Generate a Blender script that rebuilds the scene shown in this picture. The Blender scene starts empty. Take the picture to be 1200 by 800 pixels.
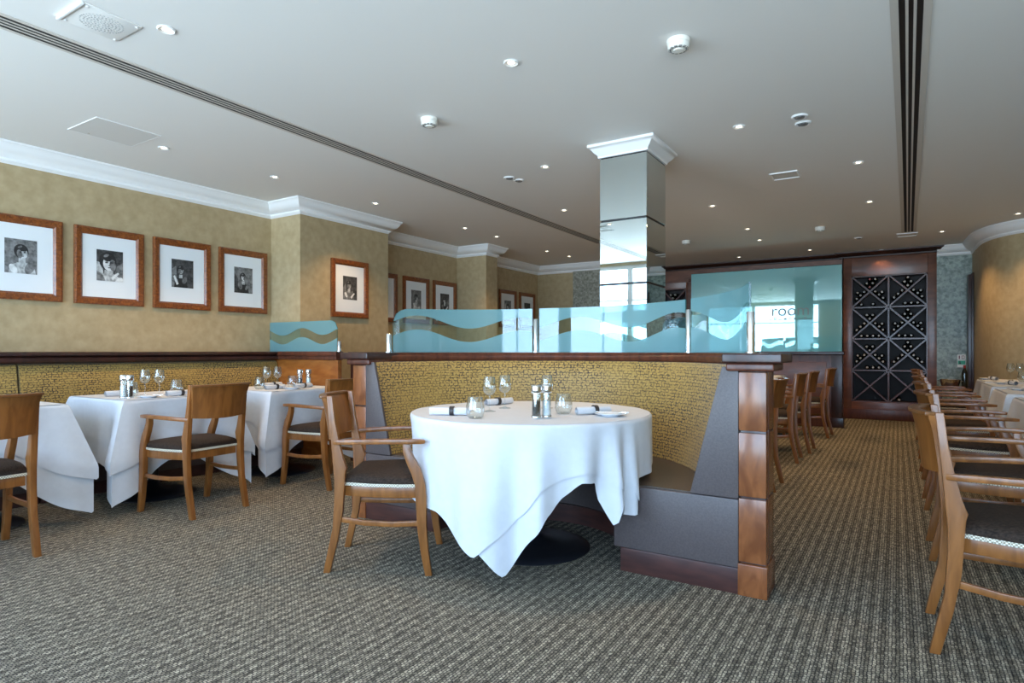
import bpy, bmesh, math, random
from math import sin, cos, pi, radians, sqrt, exp
from mathutils import Vector, Matrix, noise as mnoise

random.seed(7)
S = bpy.context.scene
COL = S.collection
EYE = 1.09
CEIL = 2.67
YAW = radians(32.3)
F = 715.0

# ------------------------------------------------------------------ survey helpers (photo pixel -> point in the room)
def at_depth(u, d):
    lat = (u - 600.0) / F * d
    return (cos(YAW) * lat - sin(YAW) * d, sin(YAW) * lat + cos(YAW) * d)

def at_height(u, v, z):
    d = F * (EYE - z) / (v - 411.0)
    return at_depth(u, d)

# ------------------------------------------------------------------ materials
MATS = {}
def new_mat(name):
    m = bpy.data.materials.new(name)
    m.use_nodes = True
    MATS[name] = m
    nt = m.node_tree
    b = nt.nodes['Principled BSDF']
    return m, nt, b

def simple(name, col, rough=0.5, metal=0.0, coat=0.0, spec=0.5):
    m, nt, b = new_mat(name)
    b.inputs['Base Color'].default_value = (*col, 1)
    b.inputs['Roughness'].default_value = rough
    b.inputs['Metallic'].default_value = metal
    b.inputs['Coat Weight'].default_value = coat
    b.inputs['Specular IOR Level'].default_value = spec
    return m

def N(nt, typ, **kw):
    n = nt.nodes.new(typ)
    for k, v in kw.items():
        setattr(n, k, v)
    return n

def ramp(nt, stops):
    r = N(nt, 'ShaderNodeValToRGB')
    els = r.color_ramp.elements
    while len(els) > 1:
        els.remove(els[-1])
    els[0].position = stops[0][0]; els[0].color = (*stops[0][1], 1)
    for p, c in stops[1:]:
        e = els.new(p); e.color = (*c, 1)
    return r

def coords(nt, kind='Object', scale=(1, 1, 1), rot=(0, 0, 0)):
    t = N(nt, 'ShaderNodeTexCoord')
    mp = N(nt, 'ShaderNodeMapping')
    mp.inputs['Scale'].default_value = scale
    mp.inputs['Rotation'].default_value = rot
    nt.links.new(t.outputs[kind], mp.inputs['Vector'])
    return mp

def noisy(name, c1, c2, scale, rough=0.6, detail=4, stretch=(1, 1, 1), bump=0.0, coat=0.0, lo=0.35, hi=0.65, spec=0.5, mid=None, distort=0.0):
    m, nt, b = new_mat(name)
    mp = coords(nt, scale=stretch)
    nz = N(nt, 'ShaderNodeTexNoise')
    nz.inputs['Scale'].default_value = scale
    nz.inputs['Detail'].default_value = detail
    nz.inputs['Distortion'].default_value = distort
    nt.links.new(mp.outputs[0], nz.inputs['Vector'])
    st = [(lo, c1), (hi, c2)] if mid is None else [(lo, c1), ((lo + hi) / 2, mid), (hi, c2)]
    r = ramp(nt, st)
    nt.links.new(nz.outputs['Fac'], r.inputs[0])
    nt.links.new(r.outputs[0], b.inputs['Base Color'])
    b.inputs['Roughness'].default_value = rough
    b.inputs['Coat Weight'].default_value = coat
    b.inputs['Coat Roughness'].default_value = 0.15
    b.inputs['Specular IOR Level'].default_value = spec
    if bump:
        bp = N(nt, 'ShaderNodeBump')
        bp.inputs['Strength'].default_value = bump
        bp.inputs['Distance'].default_value = 0.002
        nt.links.new(nz.outputs['Fac'], bp.inputs['Height'])
        nt.links.new(bp.outputs[0], b.inputs['Normal'])
    return m

# woods
noisy('chair_wood', (0.185, 0.064, 0.013), (0.29, 0.108, 0.025), 9, 0.33, 5, (3, 3, 0.5), coat=0.25, distort=0.6)
noisy('chair_wood_dark', (0.15, 0.055, 0.014), (0.22, 0.085, 0.024), 9, 0.3, 5, (3, 3, 0.5), coat=0.3)
noisy('mahogany', (0.065, 0.018, 0.010), (0.13, 0.038, 0.018), 8, 0.36, 5, (3, 3, 0.6), coat=0.12, distort=0.5)
noisy('mahogany_dark', (0.022, 0.008, 0.006), (0.045, 0.014, 0.010), 8, 0.34, 4, (3, 3, 0.6), coat=0.15)
noisy('plinth_wood', (0.045, 0.018, 0.016), (0.075, 0.028, 0.022), 8, 0.35, 4, (1, 1, 5), coat=0.2)
noisy('cherry_panel', (0.16, 0.050, 0.016), (0.27, 0.092, 0.030), 10, 0.26, 5, (2, 2, 0.7), coat=0.35, distort=0.8)
noisy('orange_panel', (0.28, 0.085, 0.016), (0.40, 0.14, 0.028), 6, 0.25, 5, (1, 1, 3), coat=0.35, distort=0.6)
noisy('burl_frame', (0.11, 0.025, 0.006), (0.30, 0.090, 0.018), 38, 0.28, 6, coat=0.4, lo=0.32, hi=0.7, distort=1.2)
noisy('wall_panel_wood', (0.12, 0.040, 0.020), (0.19, 0.066, 0.032), 5, 0.35, 4, (1, 1, 3), coat=0.2)
noisy('rack_slat', (0.075, 0.030, 0.026), (0.13, 0.055, 0.048), 8, 0.35, 4, coat=0.2)
simple('rack_back', (0.022, 0.014, 0.013), 0.6)
# paper, plaster
noisy('wallpaper', (0.385, 0.292, 0.158), (0.470, 0.368, 0.216), 14, 0.55, 7, (1, 1, 1), bump=0.15, lo=0.3, hi=0.7)
noisy('silver_paper', (0.20, 0.20, 0.16), (0.42, 0.42, 0.36), 30, 0.35, 6, lo=0.35, hi=0.65)
noisy('green_paper', (0.11, 0.15, 0.13), (0.36, 0.43, 0.38), 22, 0.4, 7, lo=0.32, hi=0.68, distort=0.4)
simple('ceiling_paint', (0.82, 0.81, 0.79), 0.75, spec=0.2)
simple('white_paint', (0.86, 0.87, 0.88), 0.45)
simple('grey_panel', (0.70, 0.69, 0.67), 0.6)
simple('grille_white', (0.62, 0.58, 0.53), 0.5)
simple('window_paint', (0.75, 0.76, 0.77), 0.5)
simple('black', (0.006, 0.006, 0.007), 0.5)
simple('black_base', (0.010, 0.011, 0.015), 0.38, coat=0.15)
simple('chrome', (0.86, 0.87, 0.88), 0.13, 1.0)
simple('plastic_white', (0.80, 0.79, 0.74), 0.4)
simple('porcelain', (0.86, 0.88, 0.90), 0.12, coat=0.5)
noisy('print_black', (0.008, 0.008, 0.009), (0.03, 0.03, 0.031), 34, 0.5, 5)
noisy('print_dark', (0.02, 0.02, 0.021), (0.09, 0.09, 0.091), 34, 0.5, 5)
noisy('print_mid', (0.09, 0.09, 0.09), (0.26, 0.26, 0.26), 34, 0.5, 5)
noisy('print_light', (0.30, 0.31, 0.31), (0.68, 0.69, 0.69), 34, 0.5, 5)
noisy('print_white', (0.62, 0.63, 0.63), (0.84, 0.85, 0.85), 34, 0.5, 5)
simple('mat_board', (0.80, 0.83, 0.85), 0.6)
simple('bottle_glass', (0.010, 0.012, 0.008), 0.12, coat=0.5)
simple('capsule_pale', (0.42, 0.38, 0.33), 0.35)
simple('capsule_red', (0.35, 0.03, 0.02), 0.35)
simple('green_sign', (0.03, 0.36, 0.22), 0.5)
simple('dark_red_ink', (0.14, 0.01, 0.02), 0.5)
simple('dark_ring', (0.035, 0.030, 0.030), 0.4)
simple('salt', (0.80, 0.80, 0.79), 0.7)
noisy('peppercorn', (0.015, 0.012, 0.010), (0.07, 0.055, 0.045), 260, 0.7, 2)
simple('laundry_ink', (0.05, 0.10, 0.22), 0.6)
noisy('leather', (0.078, 0.061, 0.059), (0.098, 0.077, 0.074), 120, 0.42, 3, bump=0.25)
noisy('seat_leather', (0.060, 0.042, 0.032), (0.080, 0.057, 0.043), 120, 0.42, 3, bump=0.2)
noisy('seat_fabric', (0.016, 0.010, 0.007), (0.050, 0.032, 0.022), 90, 0.8, 5, (1, 3, 1), bump=0.3, spec=0.2)
noisy('linen', (0.620, 0.640, 0.675), (0.645, 0.665, 0.70), 30, 0.75, 3, spec=0.15)
noisy('bread_cream', (0.75, 0.66, 0.50), (0.84, 0.78, 0.66), 30, 0.8, 3)

# braided trim on the chair seats
m, nt, b = new_mat('braid')
mp = coords(nt)
ck = N(nt, 'ShaderNodeTexChecker'); ck.inputs['Scale'].default_value = 160
ck.inputs[1].default_value = (0.80, 0.74, 0.60, 1); ck.inputs[2].default_value = (0.30, 0.25, 0.17, 1)
nt.links.new(mp.outputs[0], ck.inputs['Vector']); nt.links.new(ck.outputs[0], b.inputs['Base Color'])
b.inputs['Roughness'].default_value = 0.8

# gold fabric with a broken maze of dark lines
m, nt, b = new_mat('gold_fabric')
mp = coords(nt, 'UV')
dn = N(nt, 'ShaderNodeTexNoise'); dn.inputs['Scale'].default_value = 38; dn.inputs['Detail'].default_value = 2
nt.links.new(mp.outputs[0], dn.inputs['Vector'])
dm = N(nt, 'ShaderNodeVectorMath', operation='SUBTRACT'); dm.inputs[1].default_value = (0.5, 0.5, 0.5)
nt.links.new(dn.outputs['Color'], dm.inputs[0])
ds = N(nt, 'ShaderNodeVectorMath', operation='SCALE'); ds.inputs['Scale'].default_value = 0.022
nt.links.new(dm.outputs[0], ds.inputs[0])
da = N(nt, 'ShaderNodeVectorMath', operation='ADD')
nt.links.new(mp.outputs[0], da.inputs[0]); nt.links.new(ds.outputs[0], da.inputs[1])
bk = N(nt, 'ShaderNodeTexBrick')
bk.offset = 0.37; bk.offset_frequency = 2; bk.squash = 0.7; bk.squash_frequency = 3
bk.inputs['Scale'].default_value = 1.0
bk.inputs['Brick Width'].default_value = 0.034
bk.inputs['Row Height'].default_value = 0.0185
bk.inputs['Mortar Size'].default_value = 0.0034
bk.inputs['Mortar Smooth'].default_value = 0.25
bk.inputs['Color1'].default_value = (0.31, 0.190, 0.042, 1)
bk.inputs['Color2'].default_value = (0.445, 0.285, 0.074, 1)
bk.inputs['Mortar'].default_value = (0.028, 0.015, 0.007, 1)
nt.links.new(da.outputs[0], bk.inputs['Vector'])
wn = N(nt, 'ShaderNodeTexNoise'); wn.inputs['Scale'].default_value = 2.2; wn.inputs['Detail'].default_value = 4
nt.links.new(mp.outputs[0], wn.inputs['Vector'])
wr = ramp(nt, [(0.44, (1, 1, 1)), (0.66, (0.45, 0.45, 0.45))])
nt.links.new(wn.outputs['Fac'], wr.inputs[0])
wear = N(nt, 'ShaderNodeMix', data_type='RGBA')
gn = N(nt, 'ShaderNodeTexNoise'); gn.inputs['Scale'].default_value = 55; gn.inputs['Detail'].default_value = 1
nt.links.new(mp.outputs[0], gn.inputs['Vector'])
gr = ramp(nt, [(0.40, (0.12, 0.12, 0.12)), (0.47, (1, 1, 1))])
nt.links.new(gn.outputs['Fac'], gr.inputs[0])
gm = N(nt, 'ShaderNodeMath', operation='MULTIPLY'); nt.links.new(gr.outputs[0], gm.inputs[0]); nt.links.new(wr.outputs[0], gm.inputs[1])
nt.links.new(gm.outputs[0], wear.inputs[0])
wear.inputs[6].default_value = (0.375, 0.240, 0.058, 1)
nt.links.new(bk.outputs['Color'], wear.inputs[7])
nt.links.new(wear.outputs[2], b.inputs['Base Color'])
b.inputs['Roughness'].default_value = 0.5
b.inputs['Sheen Weight'].default_value = 0.25
bp = N(nt, 'ShaderNodeBump'); bp.inputs['Strength'].default_value = 0.25; bp.inputs['Distance'].default_value = 0.002; bp.invert = True
nt.links.new(bk.outputs['Fac'], bp.inputs['Height']); nt.links.new(bp.outputs[0], b.inputs['Normal'])

# woven carpet: loops in rows along the room, ribs between
m, nt, b = new_mat('carpet')
mp = coords(nt, 'Object', rot=(0, 0, radians(90)))
cn = N(nt, 'ShaderNodeTexNoise'); cn.inputs['Scale'].default_value = 60; cn.inputs['Detail'].default_value = 2
nt.links.new(mp.outputs[0], cn.inputs['Vector'])
cs = N(nt, 'ShaderNodeVectorMath', operation='SCALE'); cs.inputs['Scale'].default_value = 0.012
nt.links.new(cn.outputs['Color'], cs.inputs[0])
ca = N(nt, 'ShaderNodeVectorMath', operation='ADD')
nt.links.new(mp.outputs[0], ca.inputs[0]); nt.links.new(cs.outputs[0], ca.inputs[1])
b1 = N(nt, 'ShaderNodeTexBrick'); b1.offset = 0.5
b1.inputs['Scale'].default_value = 1
b1.inputs['Brick Width'].default_value = 0.017
b1.inputs['Row Height'].default_value = 0.0115
b1.inputs['Mortar Size'].default_value = 0.0022
b1.inputs['Mortar Smooth'].default_value = 0.5
b1.inputs['Color1'].default_value = (0.145, 0.128, 0.096, 1)
b1.inputs['Color2'].default_value = (0.43, 0.385, 0.29, 1)
b1.inputs['Mortar'].default_value = (0.050, 0.046, 0.042, 1)
nt.links.new(ca.outputs[0], b1.inputs['Vector'])
wv = N(nt, 'ShaderNodeTexWave', wave_type='BANDS', bands_direction='X')
wv.inputs['Scale'].default_value = 6.6 ; wv.inputs['Distortion'].default_value = 0.6
wv.inputs['Detail'].default_value = 1.0; wv.inputs['Detail Scale'].default_value = 2.0
tc = coords(nt, 'Object'); nt.links.new(tc.outputs[0], wv.inputs['Vector'])
wrp = ramp(nt, [(0.0, (0.62, 0.62, 0.62)), (0.6, (1.0, 1.0, 1.0)), (1.0, (1.25, 1.25, 1.25))])
nt.links.new(wv.outputs['Fac'], wrp.inputs[0])
mu = N(nt, 'ShaderNodeMix', data_type='RGBA', blend_type='MULTIPLY'); mu.inputs[0].default_value = 1.0
nt.links.new(b1.outputs['Color'], mu.inputs[6]); nt.links.new(wrp.outputs[0], mu.inputs[7])
pn = N(nt, 'ShaderNodeTexNoise'); pn.inputs['Scale'].default_value = 160; pn.inputs['Detail'].default_value = 3
nt.links.new(tc.outputs[0], pn.inputs['Vector'])
pr = ramp(nt, [(0.3, (0.6, 0.6, 0.6)), (0.7, (1.3, 1.3, 1.3))])
nt.links.new(pn.outputs['Fac'], pr.inputs[0])
m2 = N(nt, 'ShaderNodeMix', data_type='RGBA', blend_type='MULTIPLY'); m2.inputs[0].default_value = 1.0
nt.links.new(mu.outputs[2], m2.inputs[6]); nt.links.new(pr.outputs[0], m2.inputs[7])
nt.links.new(m2.outputs[2], b.inputs['Base Color'])
b.inputs['Roughness'].default_value = 0.95; b.inputs['Specular IOR Level'].default_value = 0.1
bp = N(nt, 'ShaderNodeBump'); bp.inputs['Strength'].default_value = 0.6; bp.inputs['Distance'].default_value = 0.004
nt.links.new(b1.outputs['Fac'], bp.inputs['Height']); bp.invert = True
nt.links.new(bp.outputs[0], b.inputs['Normal'])

# mirror glass on the column
m, nt, b = new_mat('mirror')
b.inputs['Base Color'].default_value = (0.66, 0.72, 0.71, 1); b.inputs['Metallic'].default_value = 1; b.inputs['Roughness'].default_value = 0.02

# thin clear glass (drinking glasses)
def thin_glass(name, tint=(0.96, 0.98, 0.98), refl=0.6, base=0.07):
    m, nt, b = new_mat(name)
    out = nt.nodes['Material Output']
    tr = N(nt, 'ShaderNodeBsdfTransparent'); tr.inputs[0].default_value = (*tint, 1)
    gl = N(nt, 'ShaderNodeBsdfGlossy'); gl.inputs['Roughness'].default_value = 0.03
    lw = N(nt, 'ShaderNodeLayerWeight'); lw.inputs['Blend'].default_value = 0.25
    ma = N(nt, 'ShaderNodeMath', operation='MULTIPLY_ADD'); ma.inputs[1].default_value = refl; ma.inputs[2].default_value = base
    nt.links.new(lw.outputs['Facing'], ma.inputs[0])
    mx = N(nt, 'ShaderNodeMixShader')
    nt.links.new(ma.outputs[0], mx.inputs[0]); nt.links.new(tr.outputs[0], mx.inputs[1]); nt.links.new(gl.outputs[0], mx.inputs[2])
    nt.links.new(mx.outputs[0], out.inputs['Surface'])
    return m
thin_glass('clear_glass')
thin_glass('window_glass', (0.98, 0.99, 0.99), 0.3, 0.03)
thin_glass('acrylic', (0.93, 0.96, 0.97), 0.5, 0.08)
thin_glass('green_edge', (0.35, 0.62, 0.62), 0.3, 0.06)

# etched glass screen: frosted above and below two waves, clear between (UV x in metres along the glass, y 0..1 up)
def etched(name, k, ph, lo, hi, alo, ahi):
    m, nt, b = new_mat(name)
    out = nt.nodes['Material Output']
    t = N(nt, 'ShaderNodeTexCoord'); sp = N(nt, 'ShaderNodeSeparateXYZ')
    nt.links.new(t.outputs['UV'], sp.inputs[0])
    def wave(amp, mid, phase):
        a = N(nt, 'ShaderNodeMath', operation='MULTIPLY_ADD'); a.inputs[1].default_value = k; a.inputs[2].default_value = phase
        nt.links.new(sp.outputs[0], a.inputs[0])
        s = N(nt, 'ShaderNodeMath', operation='SINE'); nt.links.new(a.outputs[0], s.inputs[0])
        c = N(nt, 'ShaderNodeMath', operation='MULTIPLY_ADD'); c.inputs[1].default_value = amp; c.inputs[2].default_value = mid
        nt.links.new(s.outputs[0], c.inputs[0]); return c
    up, dn = wave(ahi, hi, ph), wave(alo, lo, ph)
    g = N(nt, 'ShaderNodeMath', operation='GREATER_THAN'); nt.links.new(sp.outputs[1], g.inputs[0]); nt.links.new(up.outputs[0], g.inputs[1])
    l = N(nt, 'ShaderNodeMath', operation='LESS_THAN'); nt.links.new(sp.outputs[1], l.inputs[0]); nt.links.new(dn.outputs[0], l.inputs[1])
    mx = N(nt, 'ShaderNodeMath', operation='MAXIMUM'); nt.links.new(g.outputs[0], mx.inputs[0]); nt.links.new(l.outputs[0], mx.inputs[1])
    tr = N(nt, 'ShaderNodeBsdfTransparent'); tr.inputs[0].default_value = (0.80, 0.93, 0.93, 1)
    gl = N(nt, 'ShaderNodeBsdfGlossy'); gl.inputs['Roughness'].default_value = 0.02
    lw = N(nt, 'ShaderNodeLayerWeight'); lw.inputs['Blend'].default_value = 0.35
    fa = N(nt, 'ShaderNodeMath', operation='MULTIPLY_ADD'); fa.inputs[1].default_value = 0.5; fa.inputs[2].default_value = 0.06
    nt.links.new(lw.outputs['Facing'], fa.inputs[0])
    clear = N(nt, 'ShaderNodeMixShader'); nt.links.new(fa.outputs[0], clear.inputs[0]); nt.links.new(tr.outputs[0], clear.inputs[1]); nt.links.new(gl.outputs[0], clear.inputs[2])
    df = N(nt, 'ShaderNodeBsdfDiffuse'); df.inputs[0].default_value = (0.24, 0.47, 0.52, 1)
    tl = N(nt, 'ShaderNodeBsdfTranslucent'); tl.inputs[0].default_value = (0.24, 0.47, 0.52, 1)
    f1 = N(nt, 'ShaderNodeMixShader'); f1.inputs[0].default_value = 0.3; nt.links.new(df.outputs[0], f1.inputs[1]); nt.links.new(tl.outputs[0], f1.inputs[2])
    t2 = N(nt, 'ShaderNodeBsdfTransparent'); t2.inputs[0].default_value = (0.7, 0.9, 0.9, 1)
    f2 = N(nt, 'ShaderNodeMixShader'); f2.inputs[0].default_value = 0.30; nt.links.new(f1.outputs[0], f2.inputs[1]); nt.links.new(t2.outputs[0], f2.inputs[2])
    g3 = N(nt, 'ShaderNodeBsdfGlossy'); g3.inputs['Roughness'].default_value = 0.06
    f3 = N(nt, 'ShaderNodeMixShader'); f3.inputs[0].default_value = 0.07; nt.links.new(f2.outputs[0], f3.inputs[1]); nt.links.new(g3.outputs[0], f3.inputs[2])
    fin = N(nt, 'ShaderNodeMixShader')
    nt.links.new(mx.outputs[0], fin.inputs[0]); nt.links.new(clear.outputs[0], fin.inputs[1]); nt.links.new(f3.outputs[0], fin.inputs[2])
    nt.links.new(fin.outputs[0], out.inputs['Surface'])
    return m
etched('etched_wave', 2 * pi / 0.78, 0.9, 0.36, 0.66, 0.13, 0.13)
etched('etched_wave_small', 2 * pi / 0.62, 2.6, 0.36, 0.66, 0.12, 0.12)

# big back panel: teal glass that mirrors the windows
m, nt, b = new_mat('teal_glass')
out = nt.nodes['Material Output']
df = N(nt, 'ShaderNodeBsdfDiffuse'); df.inputs[0].default_value = (0.20, 0.50, 0.52, 1)
gl = N(nt, 'ShaderNodeBsdfGlossy'); gl.inputs['Roughness'].default_value = 0.015; gl.inputs[0].default_value = (0.75, 0.97, 0.98, 1)
tr = N(nt, 'ShaderNodeBsdfTransparent'); tr.inputs[0].default_value = (0.5, 0.85, 0.85, 1)
a1 = N(nt, 'ShaderNodeMixShader'); a1.inputs[0].default_value = 0.12; nt.links.new(df.outputs[0], a1.inputs[1]); nt.links.new(tr.outputs[0], a1.inputs[2])
a2 = N(nt, 'ShaderNodeMixShader'); a2.inputs[0].default_value = 0.25; nt.links.new(a1.outputs[0], a2.inputs[1]); nt.links.new(gl.outputs[0], a2.inputs[2])
nt.links.new(a2.outputs[0], out.inputs['Surface'])
simple('etched_letter', (0.16, 0.22, 0.25), 0.6)

def emit(name, col, st):
    m, nt, b = new_mat(name)
    b.inputs['Base Color'].default_value = (0.9, 0.9, 0.85, 1)
    b.inputs['Emission Color'].default_value = (*col, 1)
    b.inputs['Emission Strength'].default_value = st
emit('lamp_glow', (1.0, 0.80, 0.52), 6)
M = MATS

# ------------------------------------------------------------------ object helpers
def tag(o, label=None, cat=None, group=None, kind=None):
    if label: o['label'] = label
    if cat: o['category'] = cat
    if group: o['group'] = group
    if kind: o['kind'] = kind
    return o

def thing(name, label, cat, loc=(0, 0, 0), rz=0.0, group=None):
    o = bpy.data.objects.new(name, None)
    COL.objects.link(o)
    o.location = loc; o.rotation_euler = (0, 0, rz)
    o.empty_display_size = 0.1
    return tag(o, label, cat, group)

class MB:
    """collects shapes, then builds ONE mesh object"""
    def __init__(self):
        self.v = []; self.f = []; self.m = []; self.uv = {}
    def add(self, verts, faces, mi=0, uvs=None):
        b = len(self.v)
        self.v += [tuple(p) for p in verts]
        for k, f in enumerate(faces):
            if uvs: self.uv[len(self.f)] = uvs[k]
            self.f.append(tuple(b + i for i in f)); self.m.append(mi)
        return self
    def box(self, x0, x1, y0, y1, z0, z1, mi=0):
        v = [(x, y, z) for z in (z0, z1) for y in (y0, y1) for x in (x0, x1)]
        return self.add(v, [(0, 2, 3, 1), (4, 5, 7, 6), (0, 1, 5, 4), (2, 6, 7, 3), (0, 4, 6, 2), (1, 3, 7, 5)], mi)
    def prism(self, poly, axis, a, b, mi=0):
        """poly 2D extruded along axis from a to b; axis z: (x,y); y: (x,z); x: (y,z)"""
        n = len(poly)
        def P(p, t):
            return (p[0], p[1], t) if axis == 'z' else ((p[0], t, p[1]) if axis == 'y' else (t, p[0], p[1]))
        v = [P(p, a) for p in poly] + [P(p, b) for p in poly]
        f = [tuple(range(n))[::-1], tuple(range(n, 2 * n))] + [(i, (i + 1) % n, n + (i + 1) % n, n + i) for i in range(n)]
        return self.add(v, f, mi)
    def lathe(self, prof, n=24, c=(0, 0, 0), mi=0, axis='z', closed=False):
        rows = len(prof); v = []; f = []
        for r, z in prof:
            for k in range(n):
                a = 2 * pi * k / n
                p = (r * cos(a), r * sin(a), z)
                if axis == 'y': p = (p[0], p[2], p[1])
                if axis == 'x': p = (p[2], p[0], p[1])
                v.append((p[0] + c[0], p[1] + c[1], p[2] + c[2]))
        for i in range(rows - 1 + (1 if closed else 0)):
            j = (i + 1) % rows
            for k in range(n):
                f.append((i * n + k, i * n + (k + 1) % n, j * n + (k + 1) % n, j * n + k))
        if not closed:
            if prof[0][0] > 1e-5: f.append(tuple(range(n))[::-1])
            if prof[-1][0] > 1e-5: f.append(tuple(range((rows - 1) * n, rows * n)))
        return self.add(v, f, mi)
    def bar(self, path, w, h, mi=0, up=(0, 0, 1)):
        """rectangular section (w sideways, h along up) swept along path; w,h may be lists"""
        n = len(path); v = []; f = []
        up = Vector(up)
        for i, p in enumerate(path):
            p = Vector(p)
            t = (Vector(path[min(i + 1, n - 1)]) - Vector(path[max(i - 1, 0)])).normalized()
            s = t.cross(up).normalized(); q = s.cross(t).normalized()
            wi = w[i] if isinstance(w, (list, tuple)) else w
            hi = h[i] if isinstance(h, (list, tuple)) else h
            for a, bb in ((-1, -1), (1, -1), (1, 1), (-1, 1)):
                v.append(p + s * (a * wi / 2) + q * (bb * hi / 2))
        for i in range(n - 1):
            for k in range(4):
                f.append((i * 4 + k, i * 4 + (k + 1) % 4, (i + 1) * 4 + (k + 1) % 4, (i + 1) * 4 + k))
        f.append((3, 2, 1, 0)); f.append(tuple((n - 1) * 4 + k for k in range(4)))
        return self.add(v, f, mi)
    def grid(self, fn, nu, nv, mi=0, wrap=False, uvfn=None):
        v = [fn(i / nu, j / nv) for j in range(nv + 1) for i in range(nu + (0 if wrap else 1))]
        W = nu + (0 if wrap else 1); f = []; uv = [] if uvfn else None
        for j in range(nv):
            for i in range(nu):
                i2 = (i + 1) % W
                f.append((j * W + i, j * W + i2, (j + 1) * W + i2, (j + 1) * W + i))
                if uvfn:
                    uv.append([uvfn(i / nu, j / nv), uvfn((i + 1) / nu, j / nv), uvfn((i + 1) / nu, (j + 1) / nv), uvfn(i / nu, (j + 1) / nv)])
        return self.add(v, f, mi, uv)
    def arc(self, prof, a0, a1, n, cx, cy, mi=0, scale_uv=True):
        """closed (r,z) profile swept round a vertical axis; UV in metres"""
        k = len(prof); rm = sum(p[0] for p in prof) / k
        cum = [0]
        for i in range(k):
            p, q = prof[i], prof[(i + 1) % k]
            cum.append(cum[-1] + sqrt((p[0] - q[0]) ** 2 + (p[1] - q[1]) ** 2))
        v = []; f = []; uv = []
        for i in range(n + 1):
            a = a0 + (a1 - a0) * i / n
            v += [(cx + r * cos(a), cy + r * sin(a), z) for r, z in prof]
        for i in range(n):
            for j in range(k):
                j2 = (j + 1) % k
                f.append((i * k + j, (i + 1) * k + j, (i + 1) * k + j2, i * k + j2))
                ua, ub = rm * (a1 - a0) * i / n, rm * (a1 - a0) * (i + 1) / n
                uv.append([(ua, cum[j]), (ub, cum[j]), (ub, cum[j + 1]), (ua, cum[j + 1])])
        f.append(tuple(range(k))); uv.append([(p[0], p[1]) for p in prof])
        f.append(tuple(n * k + j for j in range(k))[::-1]); uv.append([(p[0], p[1]) for p in prof][::-1])
        return self.add(v, f, mi, uv)
    def mesh(self, name, mats, bevel=0.0, angle=40, seg=2):
        me = bpy.data.meshes.new(name)
        me.from_pydata(self.v, [], self.f)
        for m_ in (mats if isinstance(mats, (list, tuple)) else [mats]): me.materials.append(m_)
        for p, mi in zip(me.polygons, self.m): p.material_index = mi
        if self.uv:
            ul = me.uv_layers.new(name='UVMap')
            for fi, p in enumerate(me.polygons):
                if fi in self.uv:
                    for li, c in zip(p.loop_indices, self.uv[fi]): ul.data[li].uv = c
        bm = bmesh.new(); bm.from_mesh(me)
        bmesh.ops.recalc_face_normals(bm, faces=bm.faces)
        if bevel:
            es = [e for e in bm.edges if len(e.link_faces) == 2 and e.calc_face_angle(0) > radians(35)]
            bmesh.ops.bevel(bm, geom=es, offset=bevel, segments=seg, affect='EDGES', profile=0.6, clamp_overlap=True)
        bm.to_mesh(me); bm.free()
        me.shade_smooth()
        me.set_sharp_from_angle(angle=radians(angle))
        return me
    def build(self, name, mats, parent=None, bevel=0.0, angle=40, world=False, seg=2):
        me = self.mesh(name, mats, bevel, angle, seg)
        return link(name, me, parent, world)

def link(name, me, parent=None, world=False):
    o = bpy.data.objects.new(name, me)
    COL.objects.link(o)
    if parent is not None:
        o.parent = parent
        if world and parent.type == 'EMPTY':   # the child was modelled in room coordinates
            o.matrix_parent_inverse = (Matrix.Translation(parent.location) @ parent.rotation_euler.to_matrix().to_4x4()).inverted()
    return o

def kids(o):
    return [c for c in bpy.data.objects if c.parent == o]

KID = {}
def freeze(o):
    KID[o.name] = kids(o)
    for c in KID[o.name]: freeze(c)

def dup(src, loc, rz=None, label=None, group=None):
    def cp(o, parent):
        c = o.copy(); COL.objects.link(c)
        if parent is not None: c.parent = parent
        for ch in KID.get(o.name, []): cp(ch, c)
        return c
    r = cp(src, None)
    r.location = loc
    if rz is not None: r.rotation_euler = (0, 0, rz)
    if label: r['label'] = label
    if group: r['group'] = group
    return r

def struct(name, mb, mats, bevel=0.0):
    return tag(mb.build(name, mats, None, bevel), kind='structure')

# ================================================================== THE ROOM
Y0, Y1 = -1.6, 11.6
XL, XR = -5.75, 2.85
struct('floor', MB().box(XL - .3, XR + .3, Y0 - .2, Y1 + .2, -0.06, 0), M['carpet'])
struct('ceiling', MB().box(XL - .3, XR + .3, Y0 - .2, Y1 + .2, CEIL, CEIL + .1), M['ceiling_paint'])

left_path = [(XL, Y0), (XL, 4.2), (-5.27, 4.2), (-5.27, 5.5), (XL, 5.5), (XL, 7.5), (-5.2, 7.5), (-5.2, 7.8), (XL, 7.8), (XL, 10.0)]
struct('wall_left', MB().prism([(XL - .25, Y0)] + left_path + [(XL - .25, 10.0)], 'z', 0, CEIL), M['wallpaper'])
struct('wall_back_left', MB().box(XL - .25, -4.3, 10.0, 10.2, 0, CEIL), M['wallpaper'])
struct('wall_back_left_silver', MB().box(-5.0, -4.3, 9.985, 10.0, 0, CEIL), M['silver_paper'])
struct('wall_return', MB().box(-4.45, -4.3, 10.2, Y1, 0, CEIL), M['wallpaper'])
struct('wall_back', MB().box(-4.5, 1.2, Y1, Y1 + .15, 0, CEIL), M['mahogany_dark'])
struct('wall_back_right', MB().box(0.5, 0.95, 11.25, Y1, 0, CEIL), M['green_paper'])

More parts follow.
